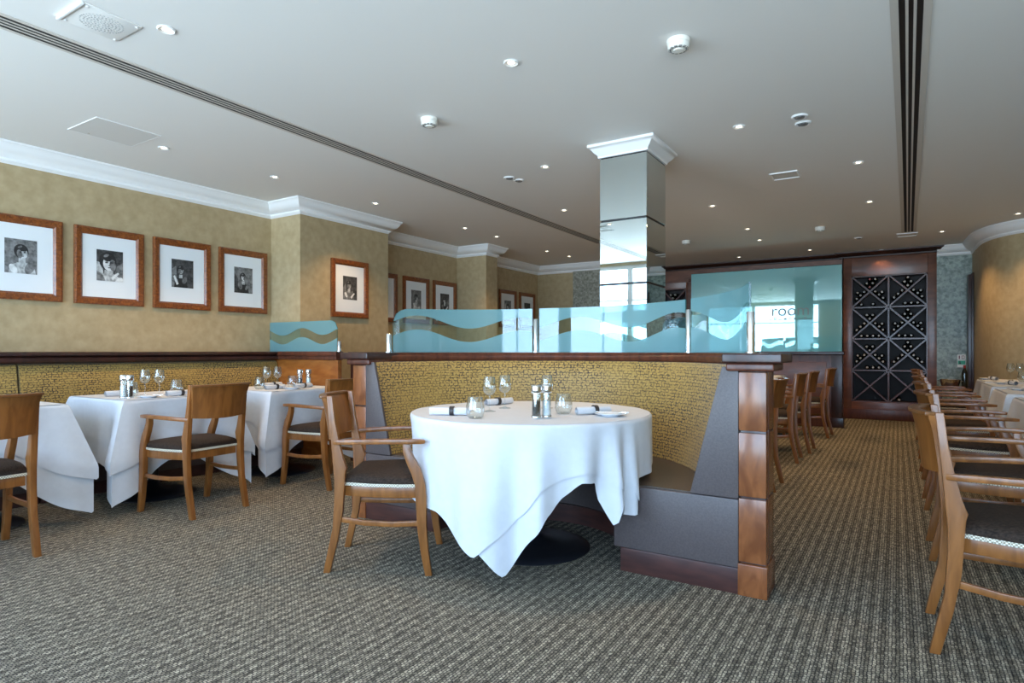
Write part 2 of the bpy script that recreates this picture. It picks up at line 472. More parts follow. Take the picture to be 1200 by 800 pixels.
# curved right wall
def spline(pts, n):
    out = []
    P = [pts[0]] + list(pts) + [pts[-1]]
    for i in range(1, len(P) - 2):
        for k in range(n):
            t = k / n
            a, b_, c, d = (Vector(P[i - 1]), Vector(P[i]), Vector(P[i + 1]), Vector(P[i + 2]))
            out.append(tuple(0.5 * ((2 * b_) + (-a + c) * t + (2 * a - 5 * b_ + 4 * c - d) * t * t + (-a + 3 * b_ - 3 * c + d) * t ** 3)))
    out.append(tuple(pts[-1]))
    return out
right_ctrl = [(0.93, 11.25), (0.935, 10.7), (0.97, 10.15), (1.12, 9.72), (1.44, 9.44), (1.95, 9.2), (2.45, 8.75), (2.78, 7.9), (2.85, 6.5), (2.85, Y0)]
right_path = spline(right_ctrl, 5)
struct('wall_right', MB().prism(right_path + [(XR + .25, Y0), (XR + .25, Y1), (0.95, Y1), (0.95, 11.25)][0:3] + [(0.95, Y1)], 'z', 0, CEIL), M['wallpaper'])

# window wall behind the viewer
ww = MB()
for a, b_ in ((XL - .25, -5.55), (-2.05, -1.48), (2.55, XR + .25)):
    ww.box(a, b_, Y0 - .15, Y0, 0, CEIL)
for a, b_ in ((-5.55, -2.05), (-1.48, 2.55)):
    ww.box(a, b_, Y0 - .15, Y0, 0, 0.35); ww.box(a, b_, Y0 - .15, Y0, 2.62, CEIL)
struct('wall_front', ww, M['wallpaper'])
for i, (a, b_, mul) in enumerate(((-5.55, -2.05, (-4.04,)), (-1.48, 2.55, (-0.1, 1.2)))):
    w = MB()
    w.box(a, b_, Y0 - .1, Y0 - .03, .35, .42).box(a, b_, Y0 - .1, Y0 - .03, 2.55, 2.62).box(a, a + .06, Y0 - .1, Y0 - .03, .42, 2.55).box(b_ - .06, b_, Y0 - .1, Y0 - .03, .42, 2.55)
    for x in mul: w.box(x - .05, x + .05, Y0 - .1, Y0 - .03, .42, 2.55)
    w.box(a + .06, b_ - .06, Y0 - .09, Y0 - .04, 1.98, 2.01)
    fr = struct(f'window_{i+1}', w, M['window_paint'])
    MB().box(a + .06, b_ - .06, Y0 - .068, Y0 - .062, .42, 2.55).build('pane', M['window_glass'], fr)

# cornices: profile (out from wall, down from ceiling)
CPROF = [(0, 0), (.125, 0), (.125, .014), (.108, .026), (.100, .046), (.080, .075), (.045, .100), (.022, .112), (.022, .128), (.010, .140), (0, .150)]
def cornice(name, path, side, closed=False, prof=CPROF, mat='white_paint', top=CEIL):
    n = len(path); k = len(prof); v = []; f = []
    for i, p in enumerate(path):
        p = Vector(p)
        def nrm(a, b_):
            d = (Vector(b_) - Vector(a)).normalized()
            return Vector((d.y, -d.x)) * side
        pr = path[i - 1] if (i > 0 or closed) else None
        nx = path[(i + 1) % n] if (i < n - 1 or closed) else None
        n1 = nrm(pr, p) if pr is not None else nrm(p, nx)
        n2 = nrm(p, nx) if nx is not None else n1
        mt = (n1 + n2)
        mt = mt / max(0.2, mt.dot(n1))
        for o_, dz in prof:
            q = p + mt * o_
            v.append((q.x, q.y, top - 0.001 - dz))
    for i in range(n if closed else n - 1):
        i2 = (i + 1) % n
        for j in range(k):
            j2 = (j + 1) % k
            f.append((i * k + j, i2 * k + j, i2 * k + j2, i * k + j2))
    if not closed:
        f.append(tuple(range(k))); f.append(tuple((n - 1) * k + j for j in range(k))[::-1])
    mb = MB(); mb.add(v, f)
    return struct(name, mb, M[mat])
cornice('trim_1', left_path + [(-4.3, 10.0)], 1)
cornice('trim_2', [(0.5, 11.25), (0.93, 11.25)] + right_path[1:], 1)
# door casing at the foot of the curved wall
dc = MB().box(.865, .925, 11.02, 11.24, 0, 2.2).box(.905, .935, 10.98, 11.24, 0, 2.22)
struct('door_1', dc, M['mahogany_dark'], 0.004)

# ------------------------------------------------------------------ mirrored column
cx0, cx1, cy0, cy1 = -1.946, -1.570, 4.35, 4.78
col = thing('mirrored_column', 'square mirror-clad column rising behind the curved booth to the ceiling', 'column', ((cx0 + cx1) / 2, (cy0 + cy1) / 2, 0))
MB().box(cx0 + .006, cx1 - .006, cy0 + .006, cy1 - .006, 0, CEIL).build('core', M['black'], col, world=True)
zs = [0.0, 0.62, 1.107, 1.597, 2.085, 2.572]
for a, b_ in zip(zs[:-1], zs[1:]):
    MB().box(cx0, cx1, cy0, cy1, a + (.008 if a else 0), b_ - .006).build('mirror_panel', M['mirror'], col, bevel=.002, world=True, seg=1)
cap = MB()
rings = [(0.0, 2.575), (.012, 2.575), (.012, 2.588), (.02, 2.60), (.035, 2.612), (.05, 2.632), (.062, 2.645), (.075, 2.65), (.075, 2.669)]
v = []; f = []
for o_, z in rings:
    v += [(cx0 - o_, cy0 - o_, z), (cx1 + o_, cy0 - o_, z), (cx1 + o_, cy1 + o_, z), (cx0 - o_, cy1 + o_, z)]
for i in range(len(rings) - 1):
    for k in range(4): f.append((i * 4 + k, i * 4 + (k + 1) % 4, i * 4 + 4 + (k + 1) % 4, i * 4 + 4 + k))
f.append((0, 1, 2, 3)); f.append(tuple((len(rings) - 1) * 4 + k for k in range(4)))
cap.add(v, f); cap.build('capital', M['white_paint'], col, world=True, angle=30)

# ------------------------------------------------------------------ back wall: wood panelling, wine racks
wall_wood = MB().box(-3.26, -0.76, 11.27, Y1, 0, CEIL).box(-4.3, -3.26, 11.27, Y1, 2.36, CEIL).box(-4.3, -3.26, 11.27, Y1, 0, .2)
struct('wall_back_panelling', wall_wood, M['wall_panel_wood'])
CROWN = [(0, 0), (.085, 0), (.085, .018), (.06, .034), (.045, .055), (.018, .068), (.018, .085), (0, .09)]
cornice('trim_3', [(-4.3, 11.27), (-0.78, 11.27), (-0.78, 11.2), (0.5, 11.2), (0.5, 11.28)], 1, prof=CROWN, mat='mahogany_dark')
struct('trim_4', MB().box(-3.26, -0.76, 11.255, 11.27, 2.36, 2.42), M['mahogany'], .004)

bot = MB()
bp_ = [(0.0, 0.0), (.020, 0.0), (.0355, .006), (.036, .05), (.036, .20), (.030, .235), (.017, .265), (.0145, .28), (.0145, .315), (0, .317)]
def rack(name, label, x0, x1, z0, z1, rows, yf, fill, where, stile=0.115):
    t = thing(name, label, 'wine rack', ((x0 + x1) / 2, yf, 0))
    fr = MB().box(x0 - stile, x0, yf, Y1, 0, 2.60).box(x1, x1 + stile, yf, Y1, 0, 2.60).box(x0, x1, yf, Y1, z1, 2.60).box(x0, x1, yf, Y1, 0, z0)
    fr.build('frame', M['wall_panel_wood'], t, bevel=.004, world=True)
    MB().box(x0 - stile - .01, x1 + stile, yf - .02, yf, 0, .16).build('skirting', M['mahogany'], t, bevel=.005, world=True)
    MB().box(x0, x1, Y1 - .05, Y1 - .03, z0, z1).build('back_panel', M['rack_back'], t, world=True)
    tk = .012
    xm = (x0 + x1) / 2; h = (z1 - z0) / rows
    MB().box(xm - tk, xm + tk, yf + .015, Y1 - .05, z0, z1).build('divider', M['rack_slat'], t, world=True)
    MB().box(x0, x0 + .016, yf + .012, Y1 - .05, z0, z1).box(x1 - .016, x1, yf + .012, Y1 - .05, z0, z1).box(x0, x1, yf + .012, Y1 - .05, z1 - .016, z1).box(x0, x1, yf + .012, Y1 - .05, z0, z0 + .016).build('inner_frame', M['rack_slat'], t, world=True)
    for r in range(1, rows):
        MB().box(x0 + .016, x1 - .016, yf + .015, Y1 - .05, z0 + r * h - tk, z0 + r * h + tk).build('shelf', M['rack_slat'], t, world=True)
    for r in range(rows):
        for c in range(2):
            a = x0 + .012 if c == 0 else xm + tk
            b_ = xm - tk if c == 0 else x1 - .012
            za, zb = z0 + r * h + tk, z0 + (r + 1) * h - tk
            for s in (0, 1):
                p = [(a, za), (b_, zb)] if s == 0 else [(a, zb), (b_, za)]
                d = Vector((p[1][0] - p[0][0], p[1][1] - p[0][1])).normalized() * .5
                nn = Vector((-d.y, d.x)) * .024
                P0, P1 = Vector(p[0]), Vector(p[1])
                q = [P0 - nn, P1 - nn, P1 + nn, P0 + nn]
                mb = MB(); mb.prism([tuple(k) for k in q], 'y', yf + .02 + .004 * s, Y1 - .05)
                mb.build('diagonal_slat', M['rack_slat'], t, world=True)
    R = .0368
    def put(x, z, lab, red):
        src = BOT_R if red else BOT_D
        if not src['used']:
            o = src['o']; o.location = (x, Y1 - .06, z); o['label'] = lab; src['used'] = True
            return
        dup(src['o'], (x, Y1 - .06, z), None, lab)
    for (r, c), spec in fill.items():     # r counted from the top
        a = x0 if c == 0 else xm
        w = (x1 - x0) / 2
        cxx = a + w / 2; czz = z1 - (r + .5) * h
        rn = ('top', 'second', 'third', 'bottom')[r]; cn = ('left', 'right')[c]
        base = f'{rn} {cn} crossing, {where}'
        up, lf, rt, dn = spec
        # above the crossing: V filled from its point
        spots = [(0, .017 + R * 1.42), (-R * 1.1, .017 + R * 3.05), (R * 1.1, .017 + R * 3.05), (0, .017 + R * 4.8), (2.06 * R, .017 + R * 4.8)]
        nm = ('lowest bottle', 'left bottle of the pair', 'right bottle of the pair', 'topmost bottle', 'topmost right bottle')
        for k in range(up):
            put(cxx + spots[k][0], czz + spots[k][1], f'{nm[k]} above the {base}', (r, c) == (0, 0) and k in (0, 3) and where.startswith('tall'))
        # left and right triangles: bottles lie along the lower slat
        od = ('nearest the crossing', 'second from the crossing', 'third from the crossing', 'stacked on top')
        ux, uz = w / sqrt(w * w + h * h), h / sqrt(w * w + h * h)
        for sgn, cnt, nmx in ((-1, lf, 'left'), (1, rt, 'right')):
            for k in range(cnt):
                if k < 3:
                    s_ = .105 + R * 2.02 * k
                    px = sgn * (ux * s_ + uz * 0) ; pz = -uz * s_ + (R + .013) / ux * 1.0
                    px = sgn * ux * s_
                else:
                    s_ = .105 + R * 2.02 * 1.6
                    px = sgn * ux * (s_ + .01); pz = -uz * s_ + (R + .013) / ux + 2.0 * R
                put(cxx + px, czz + pz, f'bottle {od[k]}, {nmx} of the {base}', False)
        xs = (-.115, -.035, .045, .125)
        dd = ('leftmost', 'second from left', 'third from left', 'rightmost')
        for k in range(4):
            if dn >> k & 1:
                put(cxx + xs[k], czz - h / 2 + .012 + R + (.005 if r == rows - 1 else .0003), f'{dd[k]} bottle under the {base}', False)
    return t
def make_bottle(cap):
    o = thing('wine_bottle', 'dark wine bottle', 'bottle', (0, 0, 0), 0, 'wine bottles in the racks')
    p = [(r, -z) for r, z in bp_]
    MB().lathe(p, 16, axis='y').build('glass_body', M['bottle_glass'], o, angle=50)
    MB().lathe([(0.0, -.3195), (.0156, -.3195), (.0160, -.27), (.0158, -.265), (0.0145, -.264)], 12, axis='y').build('capsule', M[cap], o)
    freeze(o)
    return {'o': o, 'used': False}
BOT_D = make_bottle('capsule_pale'); BOT_R = make_bottle('capsule_red')
fillA = {(0, 0): (5, 4, 4, 5), (0, 1): (4, 3, 4, 14), (1, 0): (3, 3, 4, 15), (1, 1): (4, 4, 4, 7), (2, 0): (3, 4, 4, 14), (2, 1): (4, 3, 3, 0), (3, 1): (0, 0, 0, 1)}
rack('wine_rack', 'tall dark wood wine rack of crossed slats beside the grey-green panel', -0.63, 0.386, 0.277, 2.285, 4, 11.25, fillA, 'tall wine rack')
fillB = {(0, 1): (3, 2, 2, 6), (0, 0): (3, 2, 2, 6), (1, 1): (3, 2, 2, 6)}
rack('wine_rack', 'dark wine rack behind the mirrored column, mostly hidden by the teal glass', -4.24, -3.315, 0.277, 2.25, 4, 11.28, fillB, 'far wine rack', stile=.05)

# low wooden partition with the tall teal glass screen
pt = thing('wooden_partition', 'low dark wooden partition under the tall teal glass screen', 'partition', (-1.75, 9.85, 0))
MB().box(-2.95, -0.67, 9.8, 9.95, 0, 1.03).build('body', M['mahogany'], pt, bevel=.004, world=True)
MB().box(-2.85, -0.86, 9.785, 9.80, .16, .93).build('raised_panel', M['wall_panel_wood'], pt, bevel=.006, world=True)
MB().box(-2.97, -0.64, 9.77, 9.98, 1.03, 1.08).build('cap_rail', M['mahogany_dark'], pt, bevel=.008, world=True)
MB().box(-0.80, -0.66, 9.775, 9.97, 0, 1.03).box(-.82, -.645, 9.76, 9.98, 0, .14).build('end_post', M['mahogany_dark'], pt, bevel=.006, world=True)
gs = thing('teal_glass_screen', 'tall teal glass screen lettered room, standing on the low wooden partition', 'glass screen', (-1.74, 9.86, 1.08))
MB().box(-2.81, -0.672, 9.85, 9.862, 1.081, 2.32).build('glass_pane', M['teal_glass'], gs, world=True)
MB().box(-2.81, -0.672, 9.85, 9.862, 2.3205, 2.326).box(-.6715, -.667, 9.85, 9.862, 1.081, 2.326).build('polished_edge', M['green_edge'], gs, world=True)
def text(name, body, size, loc, parent, mat, rot=(pi / 2, 0, 0), ext=.0008, xs=1.0):
    cu = bpy.data.curves.new(name, 'FONT'); cu.body = body; cu.size = size; cu.extrude = ext; cu.align_x = 'LEFT'
    cu.materials.append(M[mat])
    tmp = bpy.data.objects.new('tmp', cu); COL.objects.link(tmp)
    bpy.context.view_layer.update()
    me = bpy.data.meshes.new_from_object(tmp.evaluated_get(bpy.context.evaluated_depsgraph_get()))
    bpy.data.objects.remove(tmp); bpy.data.curves.remove(cu)
    o = bpy.data.objects.new(name, me); COL.objects.link(o)
    o.rotation_euler = rot; o.scale = (xs, 1, 1)
    o.parent = parent; o.location = Vector(loc) - parent.location
    return o
text('lettering', 'room', .235, (-1.615, 9.848, 1.615), gs, 'etched_letter')
sm = MB().box(-1.64, -1.06, 9.8475, 9.8485, 1.551, 1.5535)
for k in range(9):
    x = -1.62 + k * .068
    if k % 3 == 1: sm.lathe([(.012, 0), (.020, 0), (.020, .001), (.012, .001)], 12, (x, 9.8475, 1.572), axis='y', closed=True)
    else: sm.box(x - .017, x + .017, 9.8470, 9.8485, 1.553, 1.561 + .016 * (k % 2))
sm.build('small_lettering', M['etched_letter'], gs, world=True)

# sign on the grey-green panel
sg = thing('safety_sign', 'small white and green safety sign on the grey-green wall panel', 'sign', (.80, 11.24, 1.03))
MB().box(.752, .852, 11.238, 11.249, .955, 1.035).box(.752, .852, 11.238, 11.249, .845, .95).build('sign_plate', M['plastic_white'], sg, world=True)
MB().box(.768, .783, 11.236, 11.238, .97, 1.02).box(.803, .838, 11.236, 11.238, .97, 1.02).build('red_marks', M['dark_red_ink'], sg, world=True)
MB().box(.810, .831, 11.235, 11.236, .978, 1.012).build('white_mark', M['plastic_white'], sg, world=True)
MB().box(.757, .847, 11.236, 11.238, .888, .944).build('green_field', M['green_sign'], sg, world=True)
pg = MB().lathe([(0, 0), (.007, 0), (.007, .001), (0, .001)], 10, (.782, 11.2352, .932), axis='y')
pg.prism([(.775, .922), (.79, .920), (.795, .905), (.786, .893), (.780, .903), (.770, .895), (.768, .899), (.777, .909)], 'y', 11.2350, 11.236)
pg.build('running_figure', M['black'], sg, world=True)

# ================================================================== CURVED BOOTH
BX, BY = -1.765, 2.87
NA = 72
booth = thing('curved_booth', 'semicircular booth bench with gold patterned back and wooden end posts', 'booth', (BX, BY, 0))
MB().arc([(1.16, 0.10), (1.28, 0.10), (1.28, 1.02), (1.16, 1.02)], 0.02, pi - .02, NA, BX, BY).build('outer_shell', M['mahogany'], booth, world=True)
MB().arc([(.960, .43), (1.015, .66), (1.075, .92), (1.092, 1.0), (1.11, 1.018), (1.158, 1.018), (1.158, .43)], 0, pi, NA, BX, BY).build('backrest', M['gold_fabric'], booth, world=True)
MB().arc([(.575, .375), (.570, .395), (.580, .413), (.61, .425), (.75, .432), (.955, .430), (.955, .375)], 0, pi, NA, BX, BY).build('seat_cushion', M['seat_leather'], booth, world=True)
MB().arc([(.590, .115), (.570, .13), (.566, .37), (.575, .3745), (1.155, .3745), (1.155, .115)], 0, pi, NA, BX, BY).build('seat_front', M['leather'], booth, world=True)
MB().arc([(.60, 0), (.60, .114), (1.158, .114), (1.158, 0)], 0, pi, NA, BX, BY).build('plinth', M['plinth_wood'], booth, world=True)
capp = [(1.125, 1.020), (1.112, 1.035), (1.110, 1.055), (1.122, 1.065), (1.118, 1.078), (1.30, 1.078), (1.305, 1.06), (1.29, 1.045), (1.285, 1.020)]
MB().arc(capp, .0, pi - .0, NA, BX, BY).build('cap_rail', M['mahogany'], booth, world=True)
for s in (1, -1):
    X = lambda r: BX + s * r
    def bxs(mb, r0, r1, y0, y1, z0, z1, mi=0):
        a, b_ = sorted((X(r0), X(r1))); return mb.box(a, b_, y0, y1, z0, z1, mi)
    q = [(X(.945), .4275), (X(1.162), .4275), (X(1.162), 1.018), (X(1.090), 1.018), (X(1.06), .90)]
    MB().prism(q, 'y', BY - .022, BY - .002).build('end_panel', M['leather'], booth, bevel=.005, world=True)
    bxs(MB(), .566, 1.162, BY - .022, BY - .002, .118, .4245).build('seat_end_panel', M['leather'], booth, bevel=.006, world=True)
    bxs(MB(), .600, 1.162, BY - .020, BY - .002, 0, .116).build('end_plinth', M['plinth_wood'], booth, bevel=.003, world=True)
    post = bxs(MB(), 1.166, 1.276, BY - .005, BY + .17, 0, 1.0).build('end_post', M['mahogany_dark'], booth, bevel=.003, world=True)
    for za, zb in ((.150, .432), (.442, .725), (.735, .995)):
        bxs(MB(), 1.163, 1.279, BY - .022, BY + .172, za, zb).build('veneer_panel', M['cherry_panel'], post, bevel=.004, world=True)
    bxs(MB(), 1.160, 1.284, BY - .028, BY + .176, 0, .142).build('post_foot', M['cherry_panel'], post, bevel=.005, world=True)
    bxs(MB(), 1.112, 1.315, BY - .045, BY + .21, 1.0, 1.036).build('lower_capital', M['mahogany'], post, bevel=.010, world=True, seg=3)
    bxs(MB(), 1.100, 1.350, BY - .072, BY + .24, 1.036, 1.079).build('upper_capital', M['mahogany_dark'], post, bevel=.008, world=True, seg=3)

# etched glass screens on the booth rail
GR = 1.19
def screen(name, a0, a1, z0, ztop, label, mat, round0=0.0, ref=None):
    """curved pane from angle a0 to a1 (measured from the right arm), rounded top corner at the a1 end when round0"""
    n, kz = 40, 14
    L = GR * abs(a1 - a0)
    def top(t):
        z = ztop(t)
        if round0:
            s_ = L * (1 - t)
            if s_ < round0:
                z -= round0 * .75 * (1 - sqrt(max(0, 1 - ((round0 - s_) / round0) ** 2)))
        return z
    mb = MB(); th = .010
    for side, r in ((0, GR - th / 2), (1, GR + th / 2)):
        def fn(u, w, r=r):
            a = a0 + (a1 - a0) * u
            return (BX + r * cos(a), BY + r * sin(a), z0 + (top(u) - z0) * w)
        def uvf(u, w): return (u * L, (top(u) - z0) * w / (1.41 - z0))
        mb.grid(fn, n, kz, 0, uvfn=uvf)
    W = (n + 1) * (kz + 1)
    b0 = [kz * (n + 1) + i for i in range(n + 1)]
    for i in range(n):
        mb.f.append((b0[i], b0[i + 1], W + b0[i + 1], W + b0[i])); mb.m.append(1)
    for i in (0, n):
        for j in range(kz):
            mb.f.append((j * (n + 1) + i, (j + 1) * (n + 1) + i, W + (j + 1) * (n + 1) + i, W + j * (n + 1) + i)); mb.m.append(1)
    o = mb.build(name, [M[mat], M['green_edge']])
    return tag(o, label, 'glass screen', 'etched glass screens')
def ang(u):   # angle on the rail circle whose point shows at photo column u
    best = None
    for k in range(20, 3120):
        a = k / 1000
        x, y = BX + GR * cos(a), BY + GR * sin(a)
        d = -sin(YAW) * x + cos(YAW) * y
        uu = 600 + F * (cos(YAW) * x + sin(YAW) * y) / d
        if best is None or abs(uu - u) < best[0]: best = (abs(uu - u), a)
    return best[1]
aR, aP, aM, aL = .27, ang(807), ang(628), pi - .20
screen('etched_glass_screen', aR, aP - .022, 1.079, lambda t: 1.432 - .012 * t, 'curved etched glass screen at the right end of the booth rail', 'etched_wave')
screen('etched_glass_screen', aP + .022, aM - .022, 1.079, lambda t: 1.418 - .012 * t, 'curved etched glass screen on the booth rail below the mirrored column', 'etched_wave')
screen('etched_glass_screen', aM + .022, aL, 1.079, lambda t: 1.404 - .022 * t, 'long curved etched glass screen with a rounded corner, left on the booth rail', 'etched_wave', .13)
def post_at(x, y, h, label, name='glass_clamp_post', z=1.079):
    t = thing(name, label, 'post', (x, y, z), 0, 'chrome glass posts')
    MB().lathe([(.0, 0), (.019, 0), (.019, h), (.017, h + .003), (0, h + .003)], 20).build('tube', M['chrome'], t)
    MB().lathe([(.020, 0), (.028, 0), (.028, .006), (.020, .008)], 20, closed=True).build('flange', M['chrome'], t)
    return t
for a, h, lab, da in ((aR, .20, 'chrome post at the right end of the booth glass', -.028), (aP, .27, 'chrome post between the middle and right booth glass screens', 0),
                  (aM, .245, 'chrome post between the left and middle booth glass screens', 0), (aL, .125, 'short chrome post at the left end of the booth glass', .028)):
    post_at(BX + GR * cos(a + da), BY + GR * sin(a + da), h, lab)

# ================================================================== LEFT BANQUETTE, LEDGE, RETURN PARTITION
def banquette(y0, y1, label):
    t = thing('banquette', label, 'banquette', (-5.4, (y0 + y1) / 2, 0), 0, 'gold wall banquettes')
    mb = MB()
    prof = [(-5.735, .42), (-5.735, .99), (-5.60, .99), (-5.572, .982), (-5.56, .96), (-5.535, .80), (-5.49, .50), (-5.48, .42)]
    k = len(prof); n = 1
    cum = [0]
    for i in range(k):
        p, q = prof[i], prof[(i + 1) % k]; cum.append(cum[-1] + sqrt((p[0] - q[0]) ** 2 + (p[1] - q[1]) ** 2))
    v = [(p[0], y, p[1]) for y in (y0, y1) for p in prof]; f = []; uv = []
    for j in range(k):
        j2 = (j + 1) % k
        f.append((j, k + j, k + j2, j2)); uv.append([(y0, -cum[j]), (y1, -cum[j]), (y1, -cum[j + 1]), (y0, -cum[j + 1])])
    f.append(tuple(range(k))); uv.append([(p[0], p[1]) for p in prof]); f.append(tuple(range(k, 2 * k))[::-1]); uv.append([(p[0], p[1]) for p in prof][::-1])
    mb.add(v, f, 0, uv)
    mb.build('backrest', M['gold_fabric'], t, world=True, angle=50)
    MB().box(-5.50, -5.12, y0, y1, .33, .44).build('seat_cushion', M['seat_leather'], t, bevel=.02, world=True, seg=3)
    MB().box(-5.735, -5.14, y0, y1, .10, .33).build('seat_front', M['leather'], t, bevel=.004, world=True)
    MB().box(-5.735, -5.17, y0, y1, 0, .10).build('plinth', M['plinth_wood'], t, world=True)
    return t
banquette(-1.55, 1.872, 'gold patterned wall banquette behind the table nearest the windows')
banquette(1.888, 4.135, 'gold patterned wall banquette under the four pictures, ending at the orange panel')
lg = MB()
lg.prism([(-5.748, 0.995), (-5.53, .995), (-5.515, 1.01), (-5.515, 1.035), (-5.53, 1.045), (-5.505, 1.055), (-5.50, 1.075), (-5.515, 1.083), (-5.748, 1.083)], 'y', -1.58, 4.135)
tag(lg.build('wooden_ledge', M['mahogany_dark']), 'long dark wooden ledge along the left wall above the banquettes', 'ledge')

rp = thing('return_partition', 'orange wood partition under the small frosted glass screen', 'partition', (-5.2, 4.17, 0))
MB().box(-5.745, -4.64, 4.145, 4.195, 0, 1.0).build('panel', M['orange_panel'], rp, world=True, bevel=.003)
MB().box(-5.745, -4.63, 4.115, 4.2, 1.0, 1.04).box(-5.745, -4.62, 4.10, 4.2, 1.04, 1.083).build('cap_rail', M['mahogany'], rp, world=True, bevel=.008)
def flat_screen():
    x0, x1, z0, z1 = -5.70, -4.66, 1.084, 1.392
    n, kz = 36, 10; L = x1 - x0
    def top(t):
        s_ = L * (1 - t); z = z1
        if s_ < .10: z -= .075 * (1 - sqrt(max(0, 1 - ((.10 - s_) / .10) ** 2)))
        return z
    mb = MB()
    for y in (4.150, 4.160):
        mb.grid(lambda u, w, y=y: (x0 + L * u, y, z0 + (top(u) - z0) * w), n, kz, 0, uvfn=lambda u, w: (u * L, (top(u) - z0) * w / (z1 - z0)))
    W = (n + 1) * (kz + 1)
    b0 = [kz * (n + 1) + i for i in range(n + 1)]
    for i in range(n): mb.f.append((b0[i], b0[i + 1], W + b0[i + 1], W + b0[i])); mb.m.append(1)
    for i in (0, n):
        for j in range(kz): mb.f.append((j * (n + 1) + i, (j + 1) * (n + 1) + i, W + (j + 1) * (n + 1) + i, W + j * (n + 1) + i)); mb.m.append(1)
    return tag(mb.build('etched_glass_screen', [M['etched_wave_small'], M['green_edge']]), 'short flat frosted glass screen on the orange partition by the left wall', 'glass screen', 'etched glass screens')
flat_screen()
post_at(-4.632, 4.155, .10, 'short chrome post at the end of the small frosted screen', z=1.084)

cb = thing('service_cabinet', 'dark wooden service cabinet with one knob beyond the orange partition', 'cabinet', (-4.28, 4.45, 0))
MB().box(-4.60, -3.95, 4.27, 4.75, 0, 1.0).build('body', M['mahogany_dark'], cb, bevel=.004, world=True)
MB().box(-4.61, -3.94, 4.24, 4.76, 1.0, 1.08).build('cabinet_top', M['mahogany_dark'], cb, bevel=.008, world=True)
dr = MB().box(-4.50, -4.05, 4.252, 4.269, .1, .97).build('door', M['mahogany_dark'], cb, bevel=.006, world=True)
tag(MB().lathe([(0, -.02), (.012, -.02), (.014, -.012), (.006, 0), (0, 0)], 14, (-4.43, 4.252, .905), axis='y').build('knob', M['chrome'], dr, world=True), 'chrome knob')

